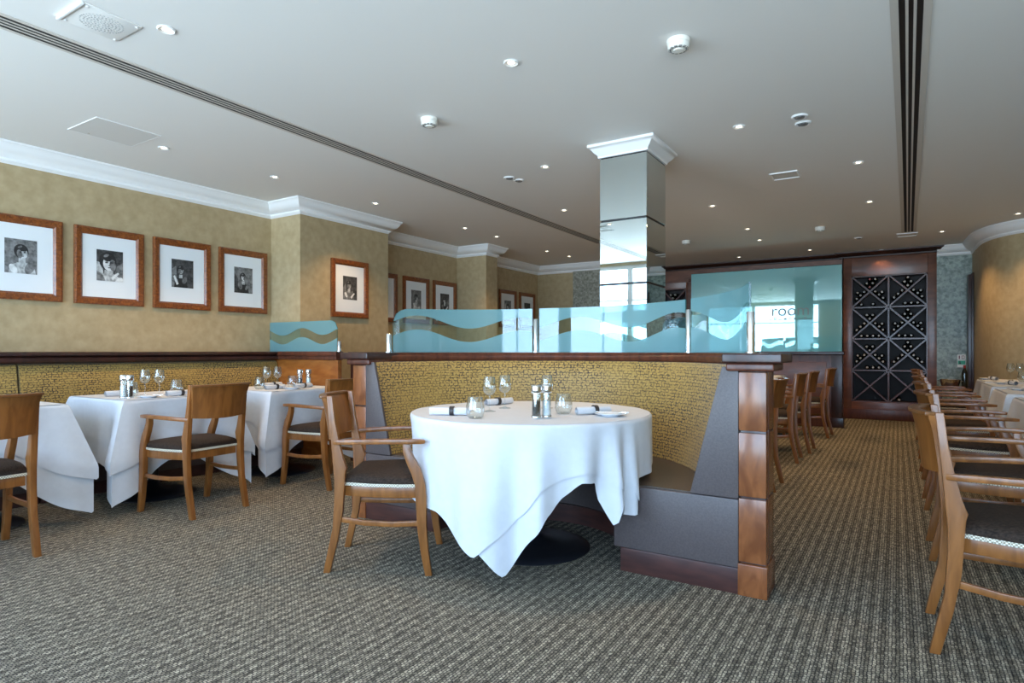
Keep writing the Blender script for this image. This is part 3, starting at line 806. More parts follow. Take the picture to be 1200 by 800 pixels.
# ================================================================== PICTURES
FW, FH = .545, .648
def picture(loc, rz, label, group, k):
    """local: hangs in the x-z plane, front towards -y"""
    t = thing('framed_picture', label, 'picture', loc, rz, group)
    mb = MB()
    prof = [(0, 0), (0, .028), (.012, .032), (.045, .026), (.058, .016), (.062, .012), (.062, 0)]   # (in from edge, out from wall)
    w, h = FW / 2, FH / 2; kk = len(prof); v = []; f = []
    for cxn, czn in ((-1, -1), (1, -1), (1, 1), (-1, 1)):
        v += [(cxn * (w - a), -o_, czn * (h - a)) for a, o_ in prof]
    for i in range(4):
        for j in range(kk):
            f.append((i * kk + j, ((i + 1) % 4) * kk + j, ((i + 1) % 4) * kk + (j + 1) % kk, i * kk + (j + 1) % kk))
    mb.add(v, f); mb.build('frame', M['burl_frame'], t, angle=25)
    MB().box(-w + .06, w - .06, -.010, -.004, -h + .06, h - .06).build('mat_board', M['mat_board'], t)
    pw, ph = .104, .132; dz = .012
    p = MB(); rnd = random.Random(k * 13 + 5)
    p.box(-pw, pw, -.0116, -.010, dz - ph, dz + ph, 1 if k % 3 else 2)
    y = [-.0118]
    def ell(cx_, cz_, rx, rz_, mi, tilt=0, seg=20):
        pts = []
        for i in range(seg):
            a = 2 * pi * i / seg
            x, z = rx * cos(a), rz_ * sin(a)
            xx = cx_ + x * cos(tilt) - z * sin(tilt); zz = cz_ + x * sin(tilt) + z * cos(tilt)
            pts.append((max(-pw, min(pw, xx)), max(-ph, min(ph, zz)) + dz))
        y[0] -= .00012
        p.add([(a, y[0], b_) for a, b_ in pts], [tuple(range(seg))], mi)
    def pol(pts, mi):
        y[0] -= .00012
        p.add([(max(-pw, min(pw, a)), y[0], max(-ph, min(ph, b_)) + dz) for a, b_ in pts], [tuple(range(len(pts)))], mi)
    # a monochrome sitter: backdrop shape, shoulders, neck, hair, face
    ox = rnd.uniform(-.02, .02); sc = (1.0, 1.45, .72, .72, .8, .9, .8, .85, .7, .8, .75)[k % 11]
    ti = rnd.uniform(-.3, .3); fz = .028 if sc < 1.2 else .02
    pol([(-pw, -ph), (-pw, rnd.uniform(0, .09)), (-pw + .04, rnd.uniform(0, .10)), (-pw + .06, -ph)], (2, 3, 2, 1)[k % 4])
    if k % 2: pol([(pw, -ph), (pw, rnd.uniform(-.02, .1)), (pw - .05, rnd.uniform(-.05, .05)), (pw - .08, -ph)], (0, 2, 3, 2)[k % 4])
    dress = (3, 3, 0, 0, 2, 0, 3, 0, 0, 3, 0)[k % 11]
    pol([(ox - .085 * sc, -ph), (ox - .075 * sc, -.075 * sc), (ox - .03 * sc, -.048 * sc), (ox + .035 * sc, -.048 * sc), (ox + .08 * sc, -.08 * sc), (ox + .092 * sc, -ph)], dress)
    pol([(ox - .02 * sc, -.01), (ox + .022 * sc, -.01), (ox + .028 * sc, -.062 * sc), (ox - .022 * sc, -.062 * sc)], 3)
    ell(ox - .004, fz + .012 * sc, .047 * sc, .056 * sc, 0, ti)
    ell(ox + .004 * sc, fz - .002 * sc, .033 * sc, .044 * sc, 4 if k % 2 else 3, ti)
    ell(ox + .002, fz + .032 * sc, .037 * sc, .02 * sc, 0, ti - .15)
    sd_ = 1 if k % 2 else -1
    ell(ox + .004 * sc + sd_ * .019 * sc, fz - .010 * sc, .017 * sc, .034 * sc, 2, ti)
    for e in (-1, 1):
        ell(ox + .004 * sc + e * .0135 * sc, fz + .004 * sc, .0085 * sc, .0042 * sc, 1, ti)
        ell(ox + .004 * sc + e * .0145 * sc, fz + .011 * sc, .010 * sc, .0020 * sc, 1, ti + e * .15)
    ell(ox + .005 * sc, fz - .012 * sc, .0045 * sc, .0035 * sc, 2, ti)
    ell(ox + .005 * sc, fz - .025 * sc, .0085 * sc, .0034 * sc, 1, ti)
    ell(ox - sd_ * .05 * sc, -.085 * sc, .03 * sc, .05 * sc, 2, .4 * sd_)
    ell(ox + sd_ * .055 * sc, -.10 * sc, .022 * sc, .04 * sc, 4 if dress else 2, -.5 * sd_)
    ell(ox - .012 * sc, fz + .045 * sc, .016 * sc, .008 * sc, 2, .5)
    if k % 3 == 1: pol([(ox + .02, -.10), (ox + .075, -.05), (ox + .085, -.062), (ox + .035, -.12)], 4)
    if k % 3 == 2: pol([(ox - .07, -.03), (ox - .055, -.02), (ox - .02, -.10), (ox - .04, -.11)], 4)
    p.build('photograph', [M['print_black'], M['print_dark'], M['print_mid'], M['print_light'], M['print_white']], t, angle=10)
    return t
RZ = pi / 2   # local -y turns to +x : front faces the room
PL = [(XL, 1.962, 1.809, 'framed black and white portrait nearest the windows on the left wall'),
      (XL, 2.593, 1.809, 'framed close-up portrait, second from the windows on the left wall'),
      (XL, 3.225, 1.809, 'framed portrait of a seated figure, third from the windows on the left wall'),
      (XL, 3.862, 1.809, 'framed portrait next to the pilaster corner on the left wall'),
      (-5.27, 4.875, 1.79, 'framed portrait hanging alone on the face of the broad pilaster'),
      (XL, 5.885, 1.80, 'framed portrait half hidden just beyond the broad pilaster'),
      (XL, 6.55, 1.80, 'framed portrait in the middle of the recess between the pilasters'),
      (XL, 7.19, 1.80, 'framed portrait in the recess, next to the narrow far pilaster'),
      (XL, 8.28, 1.82, 'framed portrait just beyond the narrow far pilaster, mostly hidden'),
      (XL, 8.94, 1.82, 'framed portrait in the middle of the last three on the far left wall'),
      (XL, 9.60, 1.82, 'framed portrait farthest down the left wall, by the corner')]
for k, (x, y, z, lab) in enumerate(PL):
    picture((x + .001, y, z), RZ, lab, 'framed portraits on the left wall', k)

# ================================================================== CHAIRS
def make_chair():
    t = thing('dining_armchair', 'wooden armchair', 'chair', (0, 0, 0))
    W, B = M['chair_wood'], .004
    for s in (1, -1):
        yc = s * .198
        prof = [(-.290, 0), (-.270, .10), (-.244, .22), (-.236, .36), (-.236, .46), (-.244, .56), (-.256, .70), (-.272, .868), (-.246, .868), (-.232, .74), (-.212, .64), (-.194, .565), (-.176, .515), (-.182, .49), (-.188, .40), (-.194, .30), (-.218, .16), (-.257, 0)]
        mb = MB(); mb.prism(prof, 'y', yc - .016, yc + .016)
        mb.build('leg', W, t, bevel=B)
        yf = s * .243
        prof = [(.108, .640), (.108, .60), (.124, .55), (.150, .49), (.166, .44), (.170, .36), (.178, .22), (.196, .10), (.216, 0), (.250, 0), (.232, .12), (.222, .24), (.222, .38), (.214, .45), (.192, .52), (.160, .575), (.144, .61), (.142, .640)]
        mb = MB(); mb.prism(prof, 'y', yf - .017, yf + .017)
        mb.build('leg', W, t, bevel=B)
        arm = [(-.240, s * .200, .640), (-.18, s * .226, .645), (-.08, s * .246, .649), (.03, s * .258, .652), (.12, s * .256, .652), (.19, s * .246, .650), (.212, s * .240, .649)]
        MB().bar(arm, [.026, .030, .034, .038, .042, .040, .032], [.024, .024, .024, .024, .024, .022, .018]).build('armrest', W, t, bevel=.005, angle=50)
        MB().bar([(-.215, s * .196, .262), (-.08, s * .224, .250), (.06, s * .236, .246), (.185, s * .241, .252)], .017, .026).build('stretcher', W, t, bevel=.003, angle=50)
    def outline(g):
        pts = [(-.205 - g, -.190 - g), (-.05, -.232 - g), (.10, -.250 - g), (.185, -.246 - g)]
        fr = []
        for k in range(1, 10):
            a = -1 + 2 * k / 10
            fr.append((.185 + .036 * (1 - a * a) + g, a * .246))
        return pts + [(.185 + g * .6, -.246)] * 0 + fr + [(x, -y) for x, y in pts[::-1]]
    MB().prism(outline(-.012), 'z', .372, .425).build('seat_rail', W, t, bevel=.004)
    tag(MB().prism(outline(-.004), 'z', .425, .441).build('braid_trim', M['braid'], t, bevel=.003), 'pale braided trim')
    # cushion: domed
    o = outline(-.006); n = len(o); mb = MB(); v = []; f = []
    levels = [(1.0, .441), (1.005, .452), (.985, .466), (.93, .478), (.80, .487), (.55, .493), (.25, .495)]
    for s_, z in levels: v += [(x * s_, y * s_, z) for x, y in o]
    for i in range(len(levels) - 1):
        for k in range(n): f.append((i * n + k, i * n + (k + 1) % n, (i + 1) * n + (k + 1) % n, (i + 1) * n + k))
    f.append(tuple(range((len(levels) - 1) * n, len(levels) * n))); f.append(tuple(range(n))[::-1])
    mb.add(v, f); mb.build('seat_cushion', M['seat_fabric'], t, angle=60)
    # curved back board with a thin rolled top rail
    def board(u, w, off):
        s_ = 2 * u - 1
        z = .652 + .205 * w - (.010 * (1 - s_ * s_) if w < .01 else 0)
        hw = .194 + .004 * w + .016 * w ** 3
        x = -.244 - .024 * w - .010 * w ** 4 - .048 * (1 - s_ * s_) - off
        return (x + .004, s_ * hw, z)
    mb = MB(); nu, nv = 20, 8
    mb.grid(lambda u, w: board(u, w, 0), nu, nv); mb.grid(lambda u, w: board(u, w, .020), nu, nv)
    Wn = (nu + 1) * (nv + 1)
    def quad(a, b_): mb.f.append((a, b_, Wn + b_, Wn + a)); mb.m.append(0)
    for i in range(nu): quad(i, i + 1); quad(nv * (nu + 1) + i, nv * (nu + 1) + i + 1)
    for j in range(nv): quad(j * (nu + 1), (j + 1) * (nu + 1)); quad(j * (nu + 1) + nu, (j + 1) * (nu + 1) + nu)
    mb.build('backrest', M['chair_wood'], t, angle=50)
    path = [board(i / 20, 1.0, .012) for i in range(21)]
    path = [(x, y, z + .006) for x, y, z in path]
    MB().bar(path, .036, .014).build('top_rail', M['chair_wood_dark'], t, bevel=.004, angle=50)
    freeze(t)
    return t
proto = make_chair()
used = [False]
def chair(x, y, heading, label, group):
    """heading: direction the sitter faces, degrees from +X towards +Y"""
    if not used[0]:
        used[0] = True
        proto.location = (x, y, 0); proto.rotation_euler = (0, 0, radians(heading)); proto['label'] = label; proto['group'] = group
        return proto
    return dup(proto, (x, y, 0), radians(heading), label, group)

chair(-2.255, 2.370, 33, 'honey wood armchair with brown seat drawn up to the round booth table', 'honey wood armchairs')
chair(-4.13, 2.41, 183, 'honey wood armchair with its back to view at the left middle table', 'honey wood armchairs')
chair(-4.12, 1.18, 182, 'honey wood armchair cut off by the left edge of the photo', 'honey wood armchairs')
chair(-4.02, 3.46, 180, 'honey wood armchair at the left table beside the orange partition', 'honey wood armchairs')
rows = ((2.88, 0), (4.05, 0), (5.25, 0), (6.45, 1), (7.62, -1), (8.8, 2))
nth = ('nearest armchair of the right-hand row, cut off by the photo edge', 'second armchair from the front in the right-hand row', 'third armchair from the front in the right-hand row',
       'fourth armchair from the front in the right-hand row', 'fifth armchair from the front in the right-hand row', 'farthest armchair of the right-hand row, toward the wine rack')
for (y, hd), lab in zip(rows, nth):
    chair((.386 if y < 3 else .41 + .012 * (y - 2.8)), y, hd, lab, 'honey wood armchairs')
chair(-1.08, 5.25, 180, 'honey wood armchair just behind the right booth post', 'honey wood armchairs')
chair(-1.10, 6.65, 182, 'honey wood armchair at the long table, nearer of the pair behind the booth', 'honey wood armchairs')
chair(-1.06, 7.36, 180, 'honey wood armchair at the long table, farther of the pair behind the booth', 'honey wood armchairs')
chair(-1.00, 8.75, 178, 'honey wood armchair standing before the teal glass screen', 'honey wood armchairs')

# ================================================================== TABLES AND CLOTHS
TOP = .750
def pedestal(name, loc, label, rx, ry, rnd, group):
    t = thing(name, label, 'table', loc, 0, group)
    if rnd:
        MB().lathe([(0, TOP - .03), (rx - .01, TOP - .03), (rx - .004, TOP - .02), (rx - .004, TOP - .006), (rx - .012, TOP - .002), (0, TOP - .002)], 48).build('tabletop', M['chair_wood'], t)
    else:
        MB().box(-rx + .004, rx - .004, -ry + .004, ry - .004, TOP - .03, TOP - .002).build('tabletop', M['chair_wood'], t, bevel=.006)
    MB().lathe([(.036, .05), (.036, TOP - .06), (.12, TOP - .045), (.12, TOP - .031), (0, TOP - .031)], 24).build('column', M['black_base'], t)
    br = .33 if rnd else .29
    MB().lathe([(0, 0), (br, 0), (br + .004, .004), (br, .010), (br * .8, .022), (br * .5, .036), (br * .25, .055), (.05, .085), (.036, .11), (0, .11)], 48).build('base', M['black_base'], t, angle=60)
    return t

def interp(tab, x):
    for (a, va), (b_, vb) in zip(tab[:-1], tab[1:]):
        if a <= x <= b_:
            t = (x - a) / (b_ - a); t = t * t * (3 - 2 * t) * .35 + t * .65
            return va + (vb - va) * t
    return tab[-1][1]

def cloth_round(loc, R, hem, folds, outset, label, zoff, seed, ref):
    """hem(phi deg) gives hem height; folds: (phi, width, amp); phi 0 faces the viewer, + to the right"""
    n = 288; nd = 26; mb = MB(); v = []; f = []
    rt = Vector((cos(YAW), sin(YAW))); tw = Vector((sin(YAW), -cos(YAW)))
    zt = TOP + zoff
    tops = [.12, .35, .6, .8, .92, .985]
    v.append((0, 0, zt))
    def pt(phi, r): 
        a = radians(phi); d = rt * sin(a) + tw * cos(a)
        return d.x * r, d.y * r
    rows = []
    for s_ in tops: rows.append(('t', s_))
    for k in range(nd + 1): rows.append(('d', k / nd))
    for kind, s_ in rows:
        for i in range(n):
            phi = -180 + 360 * i / n
            if kind == 't':
                x, y = pt(phi, R * s_); v.append((x, y, zt + .0006 * sin(phi * .3 + seed)))
            else:
                hz = hem(phi); drop = zt - hz
                c = .016
                L = s_ * (drop + c * .57)
                if L < c * pi / 2:
                    a = L / c; r = R - c + c * sin(a) + .0; z = zt - c + c * cos(a)
                else:
                    r = R; z = zt - c - (L - c * pi / 2)
                q = max(0, (zt - z) / .6)
                amp = min(1.0, q * 1.6)
                dr = outset * q
                for fp, fw, fa in folds:
                    dd = (phi - fp + 180) % 360 - 180
                    dr += fa * amp * (.55 * max(0, 1 - abs(dd) / (fw * 1.3)) + .45 * exp(-(dd / fw) ** 2))
                dr += .006 * amp * sin(phi * .21 + seed) + .004 * amp * sin(phi * .47 + seed * 2.3)
                x, y = pt(phi, r + dr); v.append((x, y, z))
    nr = len(rows)
    for i in range(n): f.append((0, 1 + i, 1 + (i + 1) % n))
    for j in range(nr - 1):
        for i in range(n):
            f.append((1 + j * n + i, 1 + (j + 1) * n + i, 1 + (j + 1) * n + (i + 1) % n, 1 + j * n + (i + 1) % n))
    mb.add(v, f)
    o = mb.build('tablecloth', M['linen'], angle=75)
    o.location = (loc[0], loc[1], 0)
    return tag(o, label, 'tablecloth', 'white tablecloths')

TC = (-1.742, 2.945)
pedestal('round_pedestal_table', (TC[0], TC[1], 0), 'round pedestal table with a black disc foot at the mouth of the booth', .645, .645, True, None)
under = [(-180, .50), (-120, .50), (-90, .46), (-75, .36), (-60, .45), (-45, .44), (-32, .32), (-22, .20), (-12, .085), (0, .275), (5, .36), (12, .44), (19, .50), (26, .49), (29, .40), (33, .285), (36, .40), (38, .325), (46, .315), (48.3, .36), (50, .475), (75, .485), (100, .50), (180, .50)]
over = [(-180, .62), (-120, .60), (-100, .50), (-85, .455), (-65, .41), (-45, .33), (-33, .235), (-23, .172), (-14, .26), (-5, .36), (3, .483), (12, .52), (22, .545), (30, .50), (38, .442), (43, .46), (47, .37), (49.6, .48), (66, .48), (85, .52), (110, .58), (180, .62)]
FOLDS = [(-56, 9, .035), (-40, 6, -.018), (-20, 10, .050), (-8, 5, -.020), (2, 5, .040), (11, 6, -.015), (20, 5, .040), (28, 4, -.045), (35, 4, .055), (41, 3, -.030), (46, 4, .045), (-78, 9, -.025), (-96, 17, -.15)]
far = lambda t, p: 1.09 - (1.09 - interp(t, p)) * 1.022
cloth_round(TC, .660, lambda p: far(under, p), FOLDS, .005,
            'long white undercloth on the round booth table, its corner reaching the floor', .002, 1.0, None)
cloth_round(TC, .6665, lambda p: far(over, p), FOLDS, .009,
            'white square overcloth draped over the round booth table', .0055, 1.0, None)

def cloth_square(loc, hx, hy, L, Lc, zoff, label, seed, out_c=.085, rz=0.0, wid=.17, lim=None):
    """square cloth on a square table: sides hang L, corners fall in pointed folds of length Lc"""
    rnd = random.Random(seed)
    zt = TOP + zoff; mb = MB(); v = []; f = []
    ns = 44; n = ns * 4; nd = 22
    per = []   # (x, y, outward, corner distance signed, corner index)
    rc = .015
    cor = [(hx, -hy), (hx, hy), (-hx, hy), (-hx, -hy)]
    for c in range(4):
        a, b_ = Vector(cor[c]), Vector(cor[(c + 1) % 4])
        ln = (b_ - a).length; d = (b_ - a) / ln; nv_ = Vector((d.y, -d.x))
        for i in range(ns):
            t = i / ns
            t = .5 - .5 * cos(pi * t) if True else t
            t = .6 * t + .4 * (i / ns)
            p = a + (b_ - a) * t; s0 = t * ln; s1 = ln - s0
            w0, w1 = exp(-(s0 / .07) ** 2), exp(-(s1 / .07) ** 2)
            pv = Vector(cor[c - 1]); nv0 = (a - pv).normalized(); nv0 = Vector((nv0.y, -nv0.x))
            nx = Vector(cor[(c + 2) % 4]); nv1 = (nx - b_).normalized(); nv1 = Vector((nv1.y, -nv1.x))
            o_ = nv_ * 1.0
            if s0 < s1: o_ = (nv_ * (1 - .5 * w0) + nv0 * .5 * w0).normalized(); sd = s0; ci = c
            else: o_ = (nv_ * (1 - .5 * w1) + nv1 * .5 * w1).normalized(); sd = -s1; ci = (c + 1) % 4
            per.append((p, o_, sd, ci, c, t))
    cl = [Lc * rnd.uniform(.93, 1.05) for _ in range(4)]
    ph = [rnd.uniform(0, 6) for _ in range(4)]
    v.append((0, 0, zt))
    tops = [.2, .5, .8, .95, .985]
    for s_ in tops:
        for p, *_ in per: v.append((p.x * s_, p.y * s_, zt))
    for k in range(nd + 1):
        s_ = k / nd
        for p, o_, sd, ci, c, t in per:
            g = exp(-(abs(sd) / wid) ** 1.6)
            drop = L + (cl[ci] - L) * max(0, 1 - abs(sd) / (wid * 1.75)) ** 1.15 + .012 * sin(t * 5 + ph[c])
            if lim: drop = min(drop, lim(p, o_, drop))
            q = s_ * drop
            cc = .014
            if q < cc * pi / 2:
                a = q / cc; off = -cc + cc * sin(a); z = zt - cc + cc * cos(a)
            else:
                off = 0; z = zt - cc - (q - cc * pi / 2)
            e = min(1, max(0, (zt - z)) / .40)
            dr = off + e * (.012 + out_c * exp(-(abs(sd) / .085) ** 1.5) - .03 * exp(-((abs(sd) - .2) / .07) ** 2) * (1 - .3 * (sd > 0)) + .012 * sin(t * 15 + ph[c]) * (1 - exp(-(sd / .12) ** 2)))
            # the fabric of the corner leans to one side as it falls
            side = Vector((-o_.y, o_.x)) * (.02 * e * exp(-(sd / .1) ** 2) * (1 if ci % 2 else -1))
            x, y = p.x + o_.x * dr + side.x, p.y + o_.y * dr + side.y
            v.append((x, y, z))
    nr = len(tops) + nd + 1
    for i in range(n): f.append((0, 1 + i, 1 + (i + 1) % n))
    for j in range(nr - 1):
        for i in range(n):
            f.append((1 + j * n + i, 1 + (j + 1) * n + i, 1 + (j + 1) * n + (i + 1) % n, 1 + j * n + (i + 1) % n))
    mb.add(v, f)
    o = mb.build('tablecloth', M['linen'], angle=75)
    o.location = (loc[0], loc[1], 0); o.rotation_euler = (0, 0, rz)
    return tag(o, label, 'tablecloth', 'white tablecloths')

LT = [((-4.82, 1.36), 'left table nearest the windows', 11), ((-4.80, 2.47), 'left middle table', 12), ((-4.75, 3.58), 'left table beside the orange partition', 13)]
for (x, y), nm, sd in LT:
    pedestal('pedestal_table', (x, y, 0), f'square pedestal table with black disc foot, {nm}', .385, .385, False, 'square pedestal tables')
    short = lambda p, o_, d: min(d, .295) if p.x < -.25 else d     # the bench side lies on the seat
    cloth_square((x, y), .392, .392, .44, .70, .002, f'long white undercloth hanging in low corners, {nm}', sd, .13, lim=short)
    cloth_square((x, y), .398, .398, .28, .49, .0055, f'white overcloth, {nm}', sd, .15, lim=short)
RT = [((1.14, 4.07), 'second table of the right-hand row'), ((1.10, 5.27), 'third table of the right-hand row'), ((1.11, 6.45), 'fourth table of the right-hand row'), ((1.14, 7.63), 'fifth table of the right-hand row'), ((1.12, 8.78), 'farthest table of the right-hand row')]
for k, ((x, y), nm) in enumerate(RT):
    hx = .39 if k < 4 else .31
    pedestal('pedestal_table', (x, y, 0), f'square pedestal table under white cloths, {nm}', hx - .007, .375, False, 'square pedestal tables')
    cloth_square((x, y), hx, .382, .42, .60, .002, f'long white undercloth, {nm}', 60 + k, .11)
    cloth_square((x, y), hx + .005, .387, .26, .42, .0055, f'white overcloth, {nm}', 60 + k, .13)
MT = [((-1.74, 5.25), .38, .38, 'table hidden behind the booth'), ((-1.76, 7.0), .38, .74, 'long table behind the booth'), ((-1.68, 8.72), .38, .38, 'table before the teal glass screen')]
for k, ((x, y), hx, hy, nm) in enumerate(MT):
    pedestal('pedestal_table', (x, y, 0), f'pedestal table under a white cloth, {nm}', hx - .007, hy - .007, False, 'square pedestal tables')
    cloth_square((x, y), hx, hy, .32, .52, .004, f'white cloth with hanging corners, {nm}', 100 + k, .10)

# ================================================================== TABLEWARE
TZ = TOP + .0065
def lather(name, prof, mat, parent, n=28, angle=60):
    return MB().lathe(prof, n).build(name, M[mat], parent, angle=angle)
def shell(outer, th):
    inner = [(max(0.0, r - th), z + (th if i == 0 else 0)) for i, (r, z) in enumerate(outer)]
    return outer + inner[::-1]
wg = thing('wine_glass', 'wine glass', 'wine glass')
lather('foot', [(0, 0), (.034, 0), (.035, .002), (.020, .005), (.005, .010), (0, .010)], 'clear_glass', wg)
lather('stem', [(.0045, .008), (.0035, .03), (.0035, .075), (.006, .088), (0, .089)], 'clear_glass', wg, 12)
lather('bowl', shell([(.002, .088), (.018, .093), (.032, .108), (.0385, .128), (.038, .150), (.033, .175), (.0295, .192)], .0014), 'clear_glass', wg)
freeze(wg)
tb = thing('tumbler', 'tumbler', 'glass')
lather('glass_wall', shell([(.0, .0), (.030, .0), (.040, .010), (.047, .032), (.046, .058), (.040, .090), (.036, .106)], .0018), 'clear_glass', tb)
lather('glass_base', [(0, .003), (.028, .003), (.028, .009), (0, .009)], 'clear_glass', tb)
freeze(tb)
def make_mill(fill):
    t = thing('condiment_mill', 'mill', 'mill')
    lather('base', [(0, 0), (.024, 0), (.025, .004), (.025, .012), (.022, .014), (0, .014)], 'chrome', t)
    lather('body', shell([(.0225, .014), (.0225, .125)], .002), 'acrylic', t)
    lather('filling', [(0, .0145), (.0195, .0145), (.0195, .085), (0, .088)], fill, t)
    lather('cap', [(0, .1255), (.0255, .1255), (.0265, .128), (.0265, .160), (.024, .164), (0, .165)], 'chrome', t)
    freeze(t); return t
ml_p, ml_s = make_mill('peppercorn'), make_mill('salt')
nk = thing('napkin_roll', 'rolled napkin', 'napkin')
mb = MB()
sp = []
for k in range(46):
    a = k * 2 * pi / 15; r = .009 + .0125 * k / 45
    sp.append((r * cos(a), r * sin(a)))
v = []; f = []
for y in (-.105, -.10, 0, .10, .105):
    for j, (a, b_) in enumerate(sp): 
        e = .94 if abs(y) > .102 else 1
        v.append((a * e, y + .002 * sin(j * .9), b_ * e + .0225))
for i in range(4):
    for j in range(45): f.append((i * 46 + j, i * 46 + j + 1, (i + 1) * 46 + j + 1, (i + 1) * 46 + j))
mb.add(v, f); mb.build('rolled_cloth', M['linen'], nk, angle=80)
MB().lathe([(.0225, -.012), (.0242, -.012), (.0242, .012), (.0225, .012)], 24, (0, .012, .0235), axis='y', closed=True).build('napkin_ring', M['dark_ring'], nk)
freeze(nk)
pl = thing('side_plate', 'plate', 'plate')
lather('plate_body', [(0, 0), (.045, 0), (.048, .003), (.062, .009), (.082, .014), (.083, .016), (.080, .0165), (.060, .0115), (.046, .006), (0, .005)], 'porcelain', pl, 40)
MB().bar([(-.075, .02, .0185), (-.03, .02, .0185), (.0, .02, .0185), (.05, .02, .0175), (.095, .02, .0185)], [.006, .007, .009, .017, .008], .0025).build('knife', M['chrome'], pl)
freeze(pl)
PR = {'wg': [wg, 0], 'tb': [tb, 0], 'mp': [ml_p, 0], 'ms': [ml_s, 0], 'nk': [nk, 0], 'pl': [pl, 0]}
GRP = {'wg': 'stemmed wine glasses', 'tb': 'stemless tumblers', 'mp': 'pepper mills', 'ms': 'salt mills', 'nk': 'rolled napkins', 'pl': 'side plates'}
def ware(kind, x, y, label, rz=0.0):
    p = PR[kind]
    if not p[1]:
        p[1] = 1; o = p[0]; o.location = (x, y, TZ); o.rotation_euler = (0, 0, rz); o['label'] = label; o['group'] = GRP[kind]; return o
    return dup(p[0], (x, y, TZ), rz, label, GRP[kind])
def at_uvd(u, d):
    return at_depth(u, d)
# round booth table
for kind, u, d, lab, rz in (
    ('wg', 573.5, 3.36, 'larger-looking wine glass left of the pair on the booth table', 0),
    ('wg', 591.5, 3.55, 'wine glass right of the pair on the booth table', 0),
    ('wg', 641, 3.55, 'wine glass half hidden behind the booth table mills', 0),
    ('tb', 557, 3.02, 'tumbler at the front left of the booth table', 0),
    ('tb', 660.5, 3.24, 'tumbler right of the mills on the booth table', 0),
    ('mp', 628.5, 3.02, 'pepper mill with dark corns on the booth table', 0),
    ('ms', 640.5, 3.05, 'salt mill with white filling on the booth table', 0),
    ('nk', 527, 3.16, 'rolled white napkin with dark ring at the left edge of the booth table', radians(-62)),
    ('nk', 585, 3.78, 'rolled white napkin behind the wine glasses on the booth table', radians(165)),
    ('nk', 695, 3.22, 'rolled white napkin with dark ring at the right of the booth table', radians(-30)),
    ('pl', 715, 3.13, 'white side plate at the right of the booth table', radians(20))):
    x, y = at_uvd(u, d); ware(kind, x, y, lab, rz)
# left tables: items in table coordinates (x to the room, y away from the windows)
def lset(cx_, cy_, nm, items):
    for kind, dx, dy, rz, w in items:
        ware(kind, cx_ + dx, cy_ + dy, f'{w}, {nm}', radians(rz))
lset(-4.77, 2.47, 'left middle table', [('ms', .16, -.30, 0, 'salt mill at the near corner'), ('mp', .215, -.285, 0, 'pepper mill beside the salt'), ('wg', -.03, -.06, 0, 'wine glass on the left'), ('wg', .02, .02, 0, 'wine glass on the right'),
     ('tb', .02, -.18, 0, 'tumbler by the mills'), ('tb', -.05, .19, 0, 'tumbler by the chair back'), ('pl', .24, -.17, 30, 'side plate at the front edge'), ('nk', -.10, -.20, 5, 'rolled napkin on the bench side'), ('nk', .25, .05, 5, 'rolled napkin on the chair side')])
lset(-4.72, 3.58, 'left table beside the orange partition', [('tb', .02, -.26, 0, 'tumbler at the near edge'), ('wg', -.04, -.15, 0, 'wine glass on the left'), ('wg', -.02, -.05, 0, 'wine glass on the right'), ('tb', .02, .08, 0, 'tumbler by the mills'),
     ('mp', .10, .10, 0, 'pepper mill'), ('ms', .13, .17, 0, 'salt mill'), ('nk', .15, -.20, 5, 'rolled napkin at the near edge'), ('nk', .19, .06, 8, 'rolled napkin on the chair side'), ('nk', -.19, .02, 5, 'rolled napkin on the bench side'), ('pl', .24, -.09, 10, 'side plate at the chair side')])
for k, ((x, y), nm) in enumerate(RT):
    lset(x, y, nm, [('nk', -.20, .02, 12, 'rolled napkin on the aisle side'), ('pl', -.24, .22, 40, 'side plate at the aisle corner'), ('nk', .14, -.02, 8, 'rolled napkin on the wall side'),
         ('wg', -.03, .16, 0, 'wine glass nearer the aisle'), ('tb', .03, -.20, 0, 'tumbler'), ('wg', .06, .22, 0, 'wine glass nearer the wall')])
for (x, y, nm) in ((-1.76, 6.68, 'nearer place of the long table'), (-1.76, 7.34, 'farther place of the long table'), (-1.68, 8.72, 'table before the teal glass screen')):
    lset(x, y, nm, [('nk', .20, .03, 8, 'rolled napkin on the aisle side'), ('nk', -.16, .0, 8, 'rolled napkin on the far side'), ('tb', .05, .16, 0, 'tumbler')])

# stand with ice bucket and bottle by the green panel
st = thing('side_stand', 'small dark wooden stand below the safety sign', 'stand', (.68, 10.72, 0))
MB().box(.48, .86, 10.55, 10.92, .54, .57).build('stand_top', M['mahogany_dark'], st, bevel=.005, world=True)
for dx in (.50, .81):
    for dy in (10.57, 10.87): MB().box(dx, dx + .03, dy, dy + .03, 0, .54).build('leg', M['mahogany_dark'], st, bevel=.003, world=True)
MB().box(.51, .83, 10.58, 10.89, .2, .22).build('shelf', M['mahogany_dark'], st, world=True)
ib = thing('metal_bowl', 'shiny metal bowl on the small stand below the sign', 'bowl', (.635, 10.72, .5705))
MB().lathe(shell([(0, 0), (.09, 0), (.105, .02), (.122, .10), (.128, .112)], .003), 32).build('bowl_wall', M['chrome'], ib)
for s in (-1, 1):
    MB().bar([(s * .115, -.03, .085), (s * .145, -.025, .095), (s * .15, 0, .097), (s * .145, .025, .095), (s * .115, .03, .085)], .008, .008).build('handle', M['chrome'], ib)
wbt = thing('wine_bottle', 'dark wine bottle standing beside the metal bowl', 'bottle', (.80, 10.72, .5705))
MB().lathe(bp_, 18).build('glass_body', M['bottle_glass'], wbt)
MB().lathe([(.0145, .262), (.0160, .265), (.0160, .3175), (0, .319)], 14).build('capsule', M['capsule_red'], wbt)

